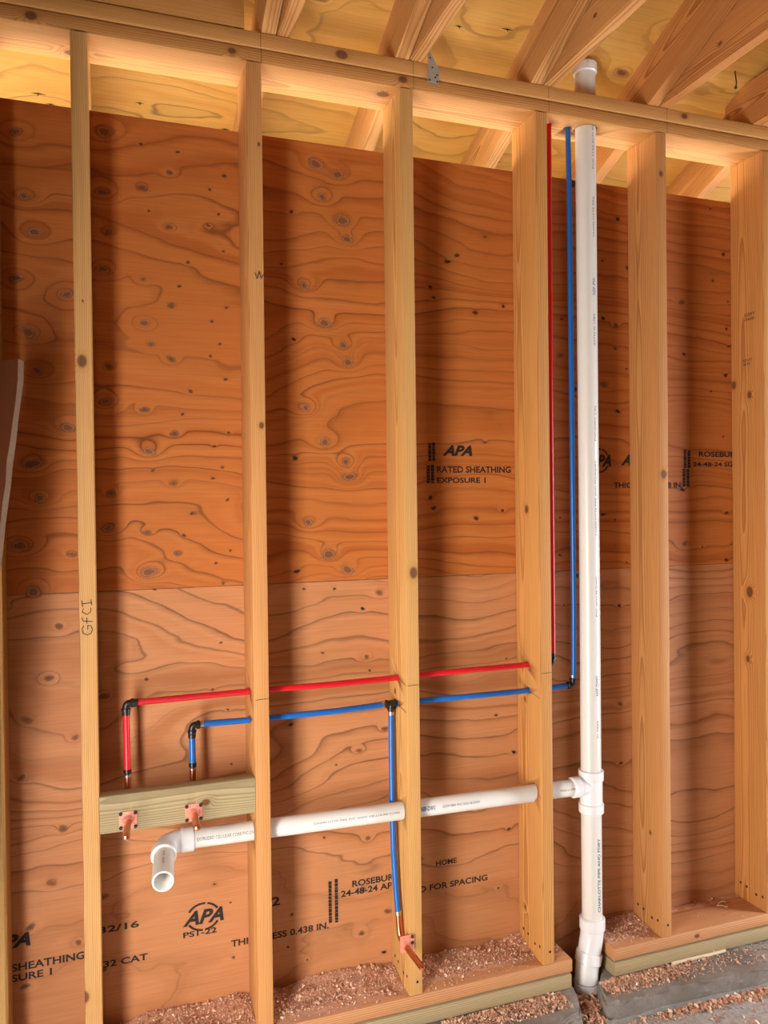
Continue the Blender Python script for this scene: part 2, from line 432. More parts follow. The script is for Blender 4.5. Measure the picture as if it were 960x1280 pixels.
def sheet(name, x0, x1, z0, z1, th, mat, knots, seed, freq, to_world, res=.0065, parent=None):
    """plywood sheet: gridded show face (local x,z; facing -y) plus edges and back; grain field on the vertices"""
    nx = max(2, int((x1 - x0) / res)); nz = max(2, int((z1 - z0) / res))
    xs = np.linspace(x0, x1, nx); zs = np.linspace(z0, z1, nz)
    X, Z = np.meshgrid(xs, zs)
    F, K = field(X, Z, seed, freq, knots)
    n = nx * nz
    co = np.zeros((n + 8, 3)); co[:n, 0] = X.ravel(); co[:n, 2] = Z.ravel()
    co[n:n+4] = [(x0,0,z0),(x1,0,z0),(x1,0,z1),(x0,0,z1)]
    co[n+4:] = [(x0,th,z0),(x1,th,z0),(x1,th,z1),(x0,th,z1)]
    i = np.arange((nz - 1) * (nx - 1)); r = i // (nx - 1); c = i % (nx - 1); b = r * nx + c
    q = np.stack([b, b + 1, b + nx + 1, b + nx], 1)
    e = np.array([[0,4,5,1],[1,5,6,2],[2,6,7,3],[3,7,4,0],[4,7,6,5]]) + n
    q = np.concatenate([q, e])
    me = bpy.data.meshes.new(name)
    me.vertices.add(len(co)); me.vertices.foreach_set('co', co.ravel())
    me.loops.add(q.size); me.loops.foreach_set('vertex_index', q.ravel().astype(np.int32))
    me.polygons.add(len(q)); me.polygons.foreach_set('loop_start', (np.arange(len(q)) * 4).astype(np.int32))
    me.materials.append(mat); me.materials.append(M['ply_edge'])
    mi = np.zeros(len(q), np.int32); mi[-5:-1] = 1
    me.polygons.foreach_set('material_index', mi)
    me.update(calc_edges=True)
    for nm, arr in (('grain', F), ('knot', K)):
        at = me.attributes.new(nm, 'FLOAT', 'POINT')
        at.data.foreach_set('value', np.concatenate([arr.ravel(), np.full(8, float(arr.mean()))]).astype(np.float32))
    o = bpy.data.objects.new(name, me); link(o)
    o.matrix_world = to_world
    if parent: par(o, parent)
    if knots:
        kn = knot_discs(knots, seed)
        kn.matrix_world = to_world
        par(kn, o)
    return o

def knot_discs(knots, seed):
    rnd = random.Random(seed)
    v = []; f = []; rad = []; tone = []
    for kx, kz, ty in knots:
        r, tn = KSIZE[ty]; r *= rnd.uniform(.8, 1.2)
        ex = rnd.uniform(1.15, 1.7); tilt = rnd.uniform(-.35, .35); tn = min(1, max(0, tn + rnd.uniform(-.15, .15)))
        rings = (0, .25, .5, .75, 1); ns = 14; base = len(v)
        ph = [rnd.uniform(0, 6.28) for _ in range(2)]
        v.append((kx, -.0004, kz)); rad.append(0); tone.append(tn)
        for q in rings[1:]:
            for k in range(ns):
                a = 2 * math.pi * k / ns
                wv = 1 + .14 * math.sin(2 * a + ph[0]) + .08 * math.sin(3 * a + ph[1])
                dx = q * r * 1.35 * ex * wv * math.cos(a); dz = q * r * 1.35 * wv * math.sin(a)
                v.append((kx + dx * math.cos(tilt) - dz * math.sin(tilt), -.0004, kz + dx * math.sin(tilt) + dz * math.cos(tilt)))
                rad.append(q); tone.append(tn)
        for k in range(ns): f.append((base, base + 1 + k, base + 1 + (k + 1) % ns))
        for j in range(3):
            for k in range(ns):
                a0 = base + 1 + j * ns; k2 = (k + 1) % ns
                f.append((a0 + k, a0 + ns + k, a0 + ns + k2, a0 + k2))
    o = mobj('knots', v, f, M['knot'])
    for nm, arr in (('rad', rad), ('tone', tone)):
        at = o.data.attributes.new(nm, 'FLOAT', 'POINT'); at.data.foreach_set('value', np.array(arr, np.float32))
    o['kind'] = 'stuff'
    return o

KALL = [(x, z, ty) for ty in 'Lmsd' for x, z in KN[ty]]
wall = empty('wall_back', (0, D, 0)); tag(wall, kind='structure')
tw = Matrix.Translation((0, D + .0004, 0))
XL, XR = -.42, 3.50
def inrect(x0, x1, z0, z1): return [k for k in KALL if x0 < k[0] < x1 and z0 < k[1] < z1]
UJ, LJ = P + .019, 3 * P + .021
panels = {}
for key, a in {'ul': (XL, UJ - .0006, HJ + .0006, HS, 11, 15), 'u': (UJ + .0006, XR, HJ + .0006, HS, 23, 25),
               'l': (XL, LJ - .0006, ZF - .08, HJ - .0006, 31, 16), 'lr': (LJ + .0006, XR, ZF - .08, HJ - .0006, 47, 20)}.items():
    x0, x1, z0, z1, sd, fq = a
    panels[key] = sheet('plywood_panel', x0, x1, z0, z1, .011, M['ply' if key[0] == 'u' else 'ply2'], inrect(x0, x1, z0, z1), sd, fq, tw, parent=wall)

MB().box((XL, D + .0118, ZF - .08), (XR, D + .0135, HS - .002)).build('light_block_sheet', plain('dark_light_block', (.05, .04, .035), .9), wall)  # unseen sheet added behind the panels so no daylight leaks through the joints
# ------------------------------------------------------------------ lettering
def text_mesh(s, bold=0.0, shear=0.0):
    cu = bpy.data.curves.new('t', 'FONT'); cu.body = s; cu.fill_mode = 'FRONT'
    cu.offset = bold; cu.shear = shear; cu.resolution_u = 3
    to = bpy.data.objects.new('t', cu); link(to)
    bpy.context.view_layer.update()
    me = bpy.data.meshes.new_from_object(to.evaluated_get(bpy.context.evaluated_depsgraph_get()))
    v = [tuple(a.co) for a in me.vertices]; f = [tuple(p_.vertices) for p_ in me.polygons]
    bpy.data.objects.remove(to, do_unlink=True); bpy.data.curves.remove(cu); bpy.data.meshes.remove(me)
    x0 = min(a[0] for a in v); x1 = max(a[0] for a in v); y0 = min(a[1] for a in v); y1 = max(a[1] for a in v)
    return [((a[0]-x0)/(x1-x0), (a[1]-y0)/(y1-y0)) for a in v], f
def stamp(s, x0, x1, z0, z1, parent, y=D - .0006, bold=.026, shear=0., name='stamped_text'):
    v, f = text_mesh(s, bold, shear)
    return mobj(name, [(x0 + a*(x1-x0), y, z0 + b*(z1-z0)) for a, b in v], f, M['ink'], parent)
def bars(x0, x1, z0, z1, parent):
    """two columns of tiny upright print"""
    w = (x1 - x0); mb = MB(); rnd = random.Random(int(x0 * 1000))
    for c in range(2 if w > .018 else 1):
        cw = w * .42 if w > .018 else w * .8
        cx = x0 + c * w * .55
        z = z0
        while z < z1 - .003:
            h = rnd.uniform(.004, .012); h = min(h, z1 - z)
            y = D - .0006
            mb.add([(cx + rnd.uniform(0, .001), y, z), (cx + cw, y, z), (cx + cw - rnd.uniform(0, .001), y, z + h), (cx, y, z + h)], [(0, 1, 2, 3)])
            z += h + rnd.uniform(.0006, .0016)
    mb.build('stamped_fine_print', M['ink'], parent)
def apa_logo(cx, cz, w, h, parent):
    stamp('APA', cx - w*.5, cx + w*.5, cz - h*.26, cz + h*.26, parent, bold=.035, shear=.35)
    mb = MB(); y = D - .0006
    for a0, a1 in ((28, 75), (82, 152), (208, 268), (275, 332)):
        n = 10; v = []
        for i in range(n + 1):
            a = math.radians(a0 + (a1 - a0) * i / n)
            for q in (.86, 1.0): v.append((cx + math.cos(a) * w * .42 * q, y, cz + math.sin(a) * h * .52 * q))
        mb.add(v, [(2*i, 2*i+1, 2*i+3, 2*i+2) for i in range(n)])
    mb.build('stamped_ring', M['ink'], parent)
u, l, lr = panels['u'], panels['l'], panels['lr']
bars(.940, .962, 1.443, 1.496, u); bars(.934, .958, 1.379, 1.434, u)
stamp('APA', .984, 1.079, 1.458, 1.489, u, bold=.045, shear=.35)
stamp('RATED SHEATHING', .966, 1.206, 1.409, 1.428, u)
stamp('EXPOSURE 1', .966, 1.122, 1.379, 1.395, u)
apa_logo(1.517, 1.448, .085, .075, u); stamp('A', 1.596, 1.634, 1.433, 1.467, u, bold=.04, shear=.35)
stamp('THICKNESS 0.438 IN.', 1.569, 1.832, 1.362, 1.380, u)
bars(1.838, 1.866, 1.426, 1.486, u); bars(1.833, 1.861, 1.366, 1.424, u)
stamp('ROSEBURG', 1.899, 2.073, 1.463, 1.481, u); stamp('24-48-24 SIZED', 1.875, 2.086, 1.432, 1.446, u)
stamp('APA', -.232, -.127, .250, .284, l, bold=.045, shear=.35)
stamp('RATED SHEATHING', -.275, -.003, .192, .211, l)
stamp('EXPOSURE 1', -.250, -.080, .167, .185, l)
stamp('32/16', .030, .127, .247, .264, l); stamp('15/32 CAT', .002, .147, .159, .176, l)
apa_logo(.288, .244, .106, .072, l); stamp('PS1-22', .236, .322, .196, .211, l)
stamp('THICKNESS 0.438 IN.', .359, .627, .149, .167, l); stamp('2', .468, .492, .238, .262, l)
bars(.645, .657, .161, .284, l); bars(.627, .639, .163, .283, l)
stamp('ROSEBURG', .696, .839, .251, .269, l); stamp('HOME', .950, 1.016, .268, .284, l)
stamp('24-48-24 AP', .663, .815, .228, .246, l); stamp('SIZED FOR SPACING', .842, 1.115, .200, .218, l)

# ------------------------------------------------------------------ lumber: studs and plates
EX, EY, EZ = Vector((1, 0, 0)), Vector((0, 1, 0)), Vector((0, 0, 1))
RED_Z, BLUE_Z, PVC_Z = .843, .770, .485
RED_Y, BLUE_Y, PVC_Y = .070, .072, .050
stud_info = [
    # x offset (in), early, late, pith, knots (x across, y depth from centre, z, r), seed, extra label
    (0, (-.03), (.70, .44, .22), (.52, .27, .10), (.09, .012), [(-.004, -.068, 1.66, .011), (-.019, -.068, .175, .010), (.0, -.068, 1.80, .003)], 3),
    (1, (-.03), (.68, .37, .17), (.48, .21, .075), (.055, -.03), [(.008, -.068, 1.52, .006), (.010, -.07, 2.22, .004)], 5),
    (2, (-.06), (.70, .44, .20), (.53, .26, .09), (-.10, -.02), [(.006, -.068, 1.135, .012), (-.019, .02, .80, .006)], 8),
    (3, (0), (.70, .39, .16), (.50, .215, .065), (.055, .03), [(-.019, .0, 1.30, .008), (-.019, .02, .74, .005), (-.019, .03, .12, .006)], 12),
    (4, (.06), (.65, .34, .15), (.47, .19, .065), (-.075, .015), [(.002, -.068, 1.40, .010), (.0, -.068, 2.30, .006), (-.019, -.02, .30, .005)], 15),
    (5, (.06), (.68, .36, .145), (.47, .19, .055), (.045, .02), [(-.019, -.005, 1.02, .012), (-.019, .005, .80, .008), (-.019, -.01, 1.66, .009), (-.019, .058, 1.70, .010)], 21),
]
LBL = ['pale narrow-looking wall stud with GFCI handwritten on its front face',
       'wall stud whose left face carries the right end of the green blocking board',
       'wall stud with the black tee and blue drop pipe against its left face',
       'wall stud just left of the red and blue risers, drilled for three pipes',
       'wall stud standing just right of the white vertical vent stack',
       'rightmost wall stud, cut by the right edge of the photo']
studs = []
for k, off, e, la, pith, kn, sd in stud_info:
    mt = wood('stud_wood', e, la, pith, knots=kn, seed=sd, contrast=.75)
    o = lumber('wall_stud', W, D - .001, H - .001, mt, frame((k * P + off * IN + W/2, D/2, .0005), EX, EY, EZ), seed=sd)
    tag(o, LBL[k], 'stud', 'wall studs along the sheathed wall'); studs.append(o)
mt = wood('stud_wood', (.68, .46, .22), (.50, .26, .09), (.1, -.03), knots=[(.019, -.05, .06, .010)], seed=31)
o = lumber('wall_stud', W, D - .001, H - .001, mt, frame((-.187, D/2, .0005), EX, EY, EZ), seed=31)
tag(o, 'leftmost wall stud, only a sliver at the left edge beneath the leaning board', 'stud', 'wall studs along the sheathed wall')
for k in (1, 2, 3):
    x0, x1 = k * P - .02, k * P + W + .02
    drill(studs[k], [((x0, RED_Y, RED_Z), (x1, RED_Y, RED_Z), .0105), ((x0, BLUE_Y, BLUE_Z), (x1, BLUE_Y, BLUE_Z), .0115),
                     ((x0, PVC_Y, PVC_Z), (x1, PVC_Y, PVC_Z), .0262 if k < 3 else .0275)])

def nail(parent, loc, nrm, r=.0032):
    n = Vector(nrm).normalized(); a = Vector(loc)
    mb = MB(); mb.tube([a - n * .002, a + n * .0006], r, 8)
    return mb.build('nail', M['darknail'], parent)
for k in (2, 3, 4, 5):
    x = studs[k].location.x - W/2
    for y, z in ((.018, .045), (.045, .040), (.085, .048), (.112, .050)): nail(studs[k], (x, y, z), (-1, 0, 0), .0042)
    nail(studs[k], (x + W * .6, 0, .035), (0, -1, 0), .0036)
def pencil(parent, a, b, wv, name='pencil_line', mat='pencil'):
    """thin drawn line as a flat strip; wv = width vector"""
    a, b, wv = Vector(a), Vector(b), Vector(wv) * .5
    mobj(name, [a - wv, b - wv, b + wv, a + wv], [(0, 1, 2, 3)], M[mat], parent)
for k in (1, 2, 3):
    x = studs[k].location.x - W/2 - .0006
    for z, y in ((RED_Z, RED_Y), (BLUE_Z, BLUE_Y), (PVC_Z, PVC_Y)):
        y1 = y - (.012 if z > .6 else .028)
        pencil(studs[k], (x, y1, z), (x, .003, z - .008), (0, 0, .0014))
    x += .0006
    pencil(studs[k], (x + .003, -.0016, RED_Z - .009), (x + W - .003, -.0016, RED_Z - .008), (0, 0, .0012))
# handwriting on the first stud (reads bottom to top)
mb = MB()
hw = [[(.028,.022),(.034,.014),(.030,.005),(.018,.001),(.006,.004),(.002,.013),(.006,.021),(.016,.022),(.016,.013)],
      [(.001,.030),(.016,.031),(.029,.032),(.034,.040)], [(.018,.026),(.019,.040)],
      [(.028,.060),(.032,.052),(.018,.046),(.006,.052),(.006,.061)],
      [(.004,.072),(.032,.070)], [(.003,.066),(.005,.079)], [(.031,.063),(.033,.078)]]
for st in hw:
    # letters are written turned a quarter left: text 'up' points to -X, text 'right' points up
    pts = [(.004 + .026 - px * .72, -.0018, 1.022 + pz * 1.06) for px, pz in st]
    dense = []
    for i in range(len(pts) - 1):
        for t in (0, .5): dense.append(Vector(pts[i]).lerp(Vector(pts[i+1]), t))
    dense.append(Vector(pts[-1]))
    for a, b in zip(dense[:-1], dense[1:]):
        d = (b - a).normalized(); n = Vector((d.z, 0, -d.x)) * .00085
        mb.add([a - n, b - n, b + n, a + n], [(0, 1, 2, 3)])
mb.build('handwritten_letters', M['marker'], studs[0])
mb = MB()
for a, b in (((.410+.010, 1.90), (.410+.016, 1.885)), ((.410+.016, 1.885), (.410+.021, 1.905)), ((.410+.021, 1.905), (.410+.026, 1.885)), ((.410+.026, 1.888), (.410+.034, 1.900))):
    a = Vector((a[0], -.0016, a[1])); b = Vector((b[0], -.0016, b[1])); d = (b - a).normalized(); n = Vector((d.z, 0, -d.x)) * .00085
    mb.add([a - n, b - n, b + n, a + n], [(0, 1, 2, 3)])
mb.build('handwritten_mark', M['marker'], studs[1])
# grade stamp on the last stud
x = studs[5].location.x - W/2 - .0012
for (yy, zz, s, wdt, h) in ((.080, 1.915, 'S-DRY', .045, .010), (.080, 1.900, 'STAND', .045, .009), (.085, 1.770, 'KD-HT', .04, .008), (.085, 1.757, '2019', .03, .008)):
    v, f = text_mesh(s, .0)
    mobj('stamped_text', [(x, yy - a * wdt, zz + b * h) for a, b in v], f, M['ink'], studs[5])

# plates
plate_wood = lambda i, e, la, p_=(.05, .05), kn=(), c=.7: wood('plate_wood', e, la, p_, knots=kn, seed=i, contrast=c)
def along_x(name, x0, x1, yc, zc, depth, th, mat, seed, r=.004):
    # local z -> X, local x -> Y, local y -> Z
    return lumber(name, depth, th, x1 - x0, mat, frame((x0, yc, zc), EY, EZ, EX), r=r, seed=seed, wob=.0006)
XP0, XP1 = XL + .002, XR - .002
lo = along_x('top_plate', XP0, XP1, D/2 + .0015, H + W/2, D - .003, W - .0012,
             plate_wood(41, (.66, .36, .15), (.44, .19, .06), (.02, .055), [(-.02, -.019, 1.20, .012), (-.068, .005, 1.24, .009), (.03, -.019, .42, .012), (.04, -.019, 2.15, .012), (-.068, 0., .335, .010), (-.066, 0, .79, .008)]), 41, .006)
tag(lo, 'lower top plate, darker board resting on the stud heads with pipe holes', 'plate')
up = along_x('top_plate', XP0, XP1, D/2 - .0005, H + W*1.5, D, W - .0012,
             plate_wood(42, (.70, .41, .18), (.50, .23, .08), (-.02, -.055), [(-.068, 0, 1.07, .011), (-.068, .004, 2.15, .009)]), 42, .003)
tag(up, 'upper top plate, lighter board carrying the rafter and joist ends', 'plate')
PX = 1.423; PY = .060           # vent stack axis
drill(lo, [((PX, PY, H - .02), (PX, PY, H + .06), .036), ((1.301, .064, H - .02), (1.301, .064, H + .06), .0105), ((1.366, .066, H - .02), (1.366, .066, H + .06), .013)])
drill(up, [((PX, PY, H + .02), (PX, PY, HT + .02), .036), ((1.301, .064, H + .02), (1.301, .064, HT + .02), .0105), ((1.366, .066, H + .02), (1.366, .066, HT + .02), .013)])
for x in (.4425, .850, 1.262, 1.668):
    pencil(up, (x, -.0012, H + W + .001), (x, -.0012, HT - .001), (.0012, 0, 0))
    pencil(lo, (x + .001, -.0003, H + .001), (x + .001, -.0003, HT - W - .002), (.0012, 0, 0))
CUT0, CUT1 = 1.314, 1.458
for x0, x1, sd, lb in ((XP0, CUT0, 51, 'left'), (CUT1, XP1, 52, 'right')):
    o = along_x('bottom_plate', x0, x1, D/2, -W/2, D, W - .001, plate_wood(sd, (.66, .37, .23), (.47, .21, .11), (.03, .06), [(-.069, .0, .9 if sd == 51 else .3, .006)]), sd)
    tag(o, f'reddish bottom plate board on the {lb} side of the drain pipe', 'plate')
    t_ = .0415
    o = along_x('sill_plate', x0 + .001, x1 - .003 if sd == 51 else x1, D/2 - .001, -.0425 - t_/2, D, t_,
                plate_wood(sd + 10, (.50, .44, .33), (.35, .29, .20), (.02, .07), c=.8), sd + 10)
    tag(o, f'greenish treated sill plate on the concrete {lb} of the drain pipe', 'sill')
# green blocking board between the first two studs
kn = [(0, -.02, .02, .003)]
blk = along_x('blocking_board', W + .0008 - .001, P - .0016, .0185, .5955, W, .0895, wood('treated_wood', (.43, .38, .28), (.31, .265, .175), (.07, .03), knots=[(-.0185, .0, .245, .007)], seed=61, contrast=.8, stain=(.34, .31, .19)), 61, .004)
tag(blk, 'green treated blocking board holding the two copper stubs', 'board')
drill(blk, [((.101, -.03, .578), (.101, .06, .578), .010), ((.2535, -.03, .573), (.2535, .06, .573), .0135)])
# ------------------------------------------------------------------ roof: rafters, joists, deck, eave
th = math.atan(SL)
dv = Vector((0, math.cos(th), -math.sin(th))); nv = Vector((0, math.sin(th), math.cos(th)))
RH = .1397
YIN, YOUT = -2.60, .62
def rafter(x, sd, label, e, la, y_in=YIN):
    """bird's-mouth rafter; local z down the slope, local x up-normal, local y = world X"""
    org = Vector((x, 0, HT + .0006))
    def loc(Y, Z):
        d = Vector((0, Y, Z)) - Vector((0, 0, org.z)); return (d.dot(nv), d.dot(dv))
    zb = lambda Y: HT + .0006 - SL * Y
    up_ = RH / math.cos(th)
    prof = [loc(y_in, zb(y_in)), loc(-.001, zb(-.001)), loc(-.001, HT + .0006), loc(D + .0125, HT + .0006), loc(D + .0125, zb(D + .0125)), loc(YOUT, zb(YOUT)), loc(YOUT, zb(YOUT) + up_), loc(y_in, zb(y_in) + up_)]
    if y_in > 0: prof = [loc(y_in, HT + .0006)] + prof[3:]
    n = len(prof); h = W / 2 - .0003
    v = [(a, -h, b) for a, b in prof] + [(a, h, b) for a, b in prof]
    bm = bmesh.new()
    vs = [bm.verts.new(q) for q in v]
    bm.faces.new(vs[:n]); bm.faces.new(vs[n:][::-1])
    for i in range(n): bm.faces.new((vs[i], vs[i+n], vs[(i+1) % n + n], vs[(i+1) % n]))
    bmesh.ops.recalc_face_normals(bm, faces=bm.faces)
    bmesh.ops.bevel(bm, geom=[e_ for e_ in bm.edges if e_.calc_length() > .3], offset=.003, segments=2, affect='EDGES', clamp_overlap=True)
    me = bpy.data.meshes.new('rafter'); bm.to_mesh(me); bm.free()
    me.materials.append(wood('rafter_wood', e, la, (.07 + .01 * (sd % 3), .03 * ((sd % 5) - 2)), seed=sd, knots=[(.03, -.019, -.2 - .03 * sd % .3, .006)], contrast=.85, stain=tuple(c * .6 for c in la) if sd % 2 else None))
    o = bpy.data.objects.new('rafter', me); link(o)
    o.matrix_world = frame(org, nv, EX, dv)
    return tag(o, label, 'rafter', 'rafters above the top plate')
def joist(x, sd, label, e, la, h=RH, yend=.115, clip=.0):
    """ceiling joist with its top corner clipped to the roof slope; local z along +Y, local x = up, local y = X"""
    z0 = HT + .0006
    lim = lambda Y: RH / math.cos(th) - SL * Y - .004
    yc = (RH / math.cos(th) - .004 - h) / SL
    prof = [(0, YIN), (0, yend), (lim(yend), yend), (h, yc), (h, YIN)]
    n = len(prof); t = W / 2 - .0003
    bm = bmesh.new()
    vs = [bm.verts.new((a, -t, b)) for a, b in prof] + [bm.verts.new((a, t, b)) for a, b in prof]
    bm.faces.new(vs[:n]); bm.faces.new(vs[n:][::-1])
    for i in range(n): bm.faces.new((vs[i], vs[i+n], vs[(i+1) % n + n], vs[(i+1) % n]))
    bmesh.ops.recalc_face_normals(bm, faces=bm.faces)
    bmesh.ops.bevel(bm, geom=[e_ for e_ in bm.edges if e_.calc_length() > .3], offset=.003, segments=2, affect='EDGES', clamp_overlap=True)
    me = bpy.data.meshes.new('ceiling_joist'); bm.to_mesh(me); bm.free()
    me.materials.append(wood('joist_wood', e, la, (.03 + .02 * (sd % 4), .02), seed=sd, knots=[(.05, -.019, -.25, .006)], contrast=.9))
    o = bpy.data.objects.new('ceiling_joist', me); link(o)
    o.matrix_world = frame((x, 0, z0), EZ, EX, EY)
    return tag(o, label, 'joist', 'ceiling joists beside the rafters')
E1, L1 = (.68, .40, .19), (.46, .20, .07)
E2, L2 = (.64, .33, .14), (.43, .16, .05)
RX = {0: W/2 + .002, 1: P + W * 1.5 - .001, 2: 2*P + W/2 - .012, 3: 3*P + W/2 - .013, 4: 4*P + W/2 - .026, 5: 5*P + W/2}
rl = {0: 'rafter tail seen through the gap right of the GFCI stud', 1: 'rafter beside the cut end of the long blocking board',
      2: 'rafter left of the small galvanised metal tie', 3: 'knotty rafter directly left of the vent stack top',
      4: 'rafter between the vent stack top and the bent nail', 5: 'rafter at the right edge, behind the clipped joist'}
for k, x in RX.items():
    rafter(x, 70 + k, rl[k], *((E1, L1) if k < 4 else (E2, L2)), y_in=.043 if k == 0 else YIN)
jl = {1: 'ceiling joist right of the first visible rafter, near the block end', 2: 'ceiling joist with the galvanised metal tie at its foot',
      3: 'ceiling joist passing in front of the vent stack top', 4: 'reddish ceiling joist with cathedral grain left of the bent nail'}
for k in (1, 2, 3, 4):
    joist(RX[k] + W + .0022, 80 + k, jl[k], *((E1, L1) if k < 4 else (E2, L2)))
joist(5*P - W/2 - .001, 90, 'ceiling joist with clipped end right of the bent nail', E2, L2)
# long block on the plate, left
o = lumber('blocking_board', W, RH - .004, P - .004 - XP0, wood('block_wood', (.66, .36, .14), (.46, .20, .06), (.02, .09), seed=66, contrast=.7),
           frame((XP0, W/2 + .001, HT + RH/2 + .0004), EY, EZ, EX), seed=66)
tag(o, 'long blocking board set on edge on the top plate, left of the rafters', 'board')
# wood wedge and bent nail near the last joist
mb = MB()
x = 1.90; z = HT + .0004
mb.add([(x, .03, z), (x + .036, .03, z), (x + .036, .03, z + .040), (x, .055, z), (x + .036, .055, z), (x + .036, .055, z + .040)],
       [(0, 1, 2), (5, 4, 3), (0, 3, 4, 1), (1, 4, 5, 2), (2, 5, 3, 0)])
tag(mb.build('wood_wedge', wood('wedge_wood', E1, L1, (.3, .3), seed=93)), 'small triangular wood wedge on the top plate under the bent nail', 'wedge')

# roof deck: sheets between slope coordinates; local x = world X, local z down... facing down
ceil = empty('ceiling', (0, 0, HT + RH)); tag(ceil, kind='structure')
off = RH + .0008
deck_org = Vector((0, 0, HT)) + nv * off
# local x -> X, local y -> nv (away from room), local z -> -dv (up the slope)
md = frame(deck_org, EX, nv, -dv)
rk = random.Random(5)
def dk(n_, x0, x1, z0, z1): return [(rk.uniform(x0, x1), rk.uniform(z0, z1), rk.choice('Lmmss')) for _ in range(n_)]
fixed = [(1.62, .14, 'L'), (1.56, -.02, 'L'), (.61, .02, 'L'), (.58, .10, 's'), (1.33, -.42, 'm'), (.60, -.50, 'm')]
zt = -(YOUT + .02) / math.cos(th); zu = -YIN / math.cos(th)
sheet('roof_panel', XL - .1, 1.2290, zt, .5515, .012, M['deck'], [k for k in fixed if k[0] < 1.22] + dk(10, XL, 1.2, zt, .5), 61, 9, md, .009, ceil)
sheet('roof_panel', 1.2295, XR + .1, zt, .5515, .012, M['deck'], [k for k in fixed if k[0] > 1.22] + dk(8, 1.65, XR, zt, .5), 67, 9, md, .009, ceil)
sheet('roof_panel', XL - .1, XR + .1, .552, zu, .012, M['deck'], dk(14, XL, XR, .56, zu), 71, 9, md, .02, ceil)
# nail points breaking through the deck
def deck_pt(x, s): return md @ Vector((x, -.0006, s))
for i, (x, s) in enumerate([(.66, .16), (.655, .10), (.74, .06), (.98, .10), (1.0, .02), (1.14, .04), (.29, -.46), (.42, -.45), (.17, -.40), (.62, -.52), (1.62, .0), (-.10, -.42), (-.07, -.45), (1.05, -.46)]):
    a = deck_pt(x, s)
    mb = MB()
    mb.tube([a, a - nv * .010 + EX * rk.uniform(-.004, .004)], [.0016, .0004], 6)
    w_ = rk.uniform(.012, .022)
    b = a - nv * .0003
    mb.add([b - EX * w_, b + dv * .0022, b + EX * w_, b - dv * .0022], [(0, 1, 2, 3)])
    mb.build('nail_point', M['darknail'], ceil)
a = deck_pt(1.905, .055)
mb = MB(); mb.tube([a + Vector((.02, 0, .01)), a + Vector((.008, -.02, -.045)), a + Vector((.0, -.025, -.062))], .0018, 8)
mb.tube([a + Vector((.0, -.025, -.062)), a + Vector((-.001, -.026, -.064))], .0045, 10)
tag(mb.build('bent_nail', M['darknail']), 'bent nail sticking out of the roof deck near the right edge', 'nail')
# fascia board at the eave
zc = HT - SL * YOUT
o = lumber('fascia_board', .019, .16, XR - XL, wood('fascia_wood', (.72, .47, .22), (.55, .30, .11), (.3, .02), seed=95), frame((XL, YOUT + .0115, zc + .075), EY, EZ, EX), seed=95)
tag(o, 'fascia board closing the rafter tails at the eave outside', 'board')
# galvanised tie on the second joist
tie = empty('metal_tie', (.907, -.002, HT)); tag(tie, 'small galvanised metal tie bridging joist foot and top plate', 'bracket')
y = -.0022
mb = MB()
poly = [(.892, HT - .050), (.9235, HT - .052), (.9245, HT - .012), (.914, HT + .0065), (.8985, HT + .034), (.8925, HT + .030)]
n = len(poly)
mb.add([(px, y, pz) for px, pz in poly] + [(px, y + .0015, pz) for px, pz in poly],
       [tuple(range(n)), tuple(range(2*n-1, n-1, -1))] + [(i, i + n, (i+1) % n + n, (i+1) % n) for i in range(n)])
pl = mb.build('tie_plate', M['steel'], tie)
for px, pz in ((.897, HT - .044), (.919, HT - .046), (.918, HT - .028), (.905, HT - .010), (.899, HT + .015), (.913, HT - .035)):
    mb = MB(); mb.tube([(px, y - .0012, pz), (px, y + .0002, pz)], .0022, 8); mb.build('nail', M['darknail'], tie)

# ------------------------------------------------------------------ floor, curb, outside ground, other walls
floor = MB().box((XL - 1.5, -2.72, ZF - .05), (XR + 1.5, D - .001, ZF)).build('floor', M['slab']); tag(floor, kind='structure')
def curb(name, poly, label, sd):
    """poured curb: bumpy top with a worn, rounded front; poly is the top outline (x,y), counter-clockwise"""
    rnd = random.Random(sd)
    bm = bmesh.new()
    n = len(poly)
    bot = [bm.verts.new((x_, y_, ZF + .0005)) for x_, y_ in poly]; top = [bm.verts.new((x_, y_, ZC)) for x_, y_ in poly]
    bm.faces.new(top); bm.faces.new(bot[::-1])
    for i in range(n): bm.faces.new((bot[i], bot[(i+1) % n], top[(i+1) % n], top[i]))
    te = [e_ for e_ in bm.edges if all(abs(v_.co.z - ZC) < 1e-5 for v_ in e_.verts) and min(v_.co.y for v_ in e_.verts) < .01]
    bmesh.ops.bevel(bm, geom=te, offset=.016, segments=3, affect='EDGES', clamp_overlap=True)
    bmesh.ops.recalc_face_normals(bm, faces=bm.faces)
    bmesh.ops.triangulate(bm, faces=bm.faces)
    for _ in range(3):
        bmesh.ops.subdivide_edges(bm, edges=[e_ for e_ in bm.edges if e_.calc_length() > .035], cuts=1)
        bmesh.ops.triangulate(bm, faces=bm.faces)
    for v_ in bm.verts:
        x_, y_, z_ = v_.co
        if y_ < .0 and z_ > ZF + .01:
            v_.co.y += .010 * float(vnoise(np.array(x_ * 30.), np.array(z_ * 60.), 3)) + .008 * float(vnoise(np.array(x_ * 90.), np.array(z_ * 90.), 4))
            v_.co.z += min(0, .012 * float(vnoise(np.array(x_ * 40.), np.array(y_ * 40.), 6)) - .002)
    me = bpy.data.meshes.new(name); bm.to_mesh(me); bm.free(); me.materials.append(M['curb'])
    o = bpy.data.objects.new(name, me); link(o)
    auto_smooth(o, 50)
    return tag(o, label, 'curb')
rnd = random.Random(2)
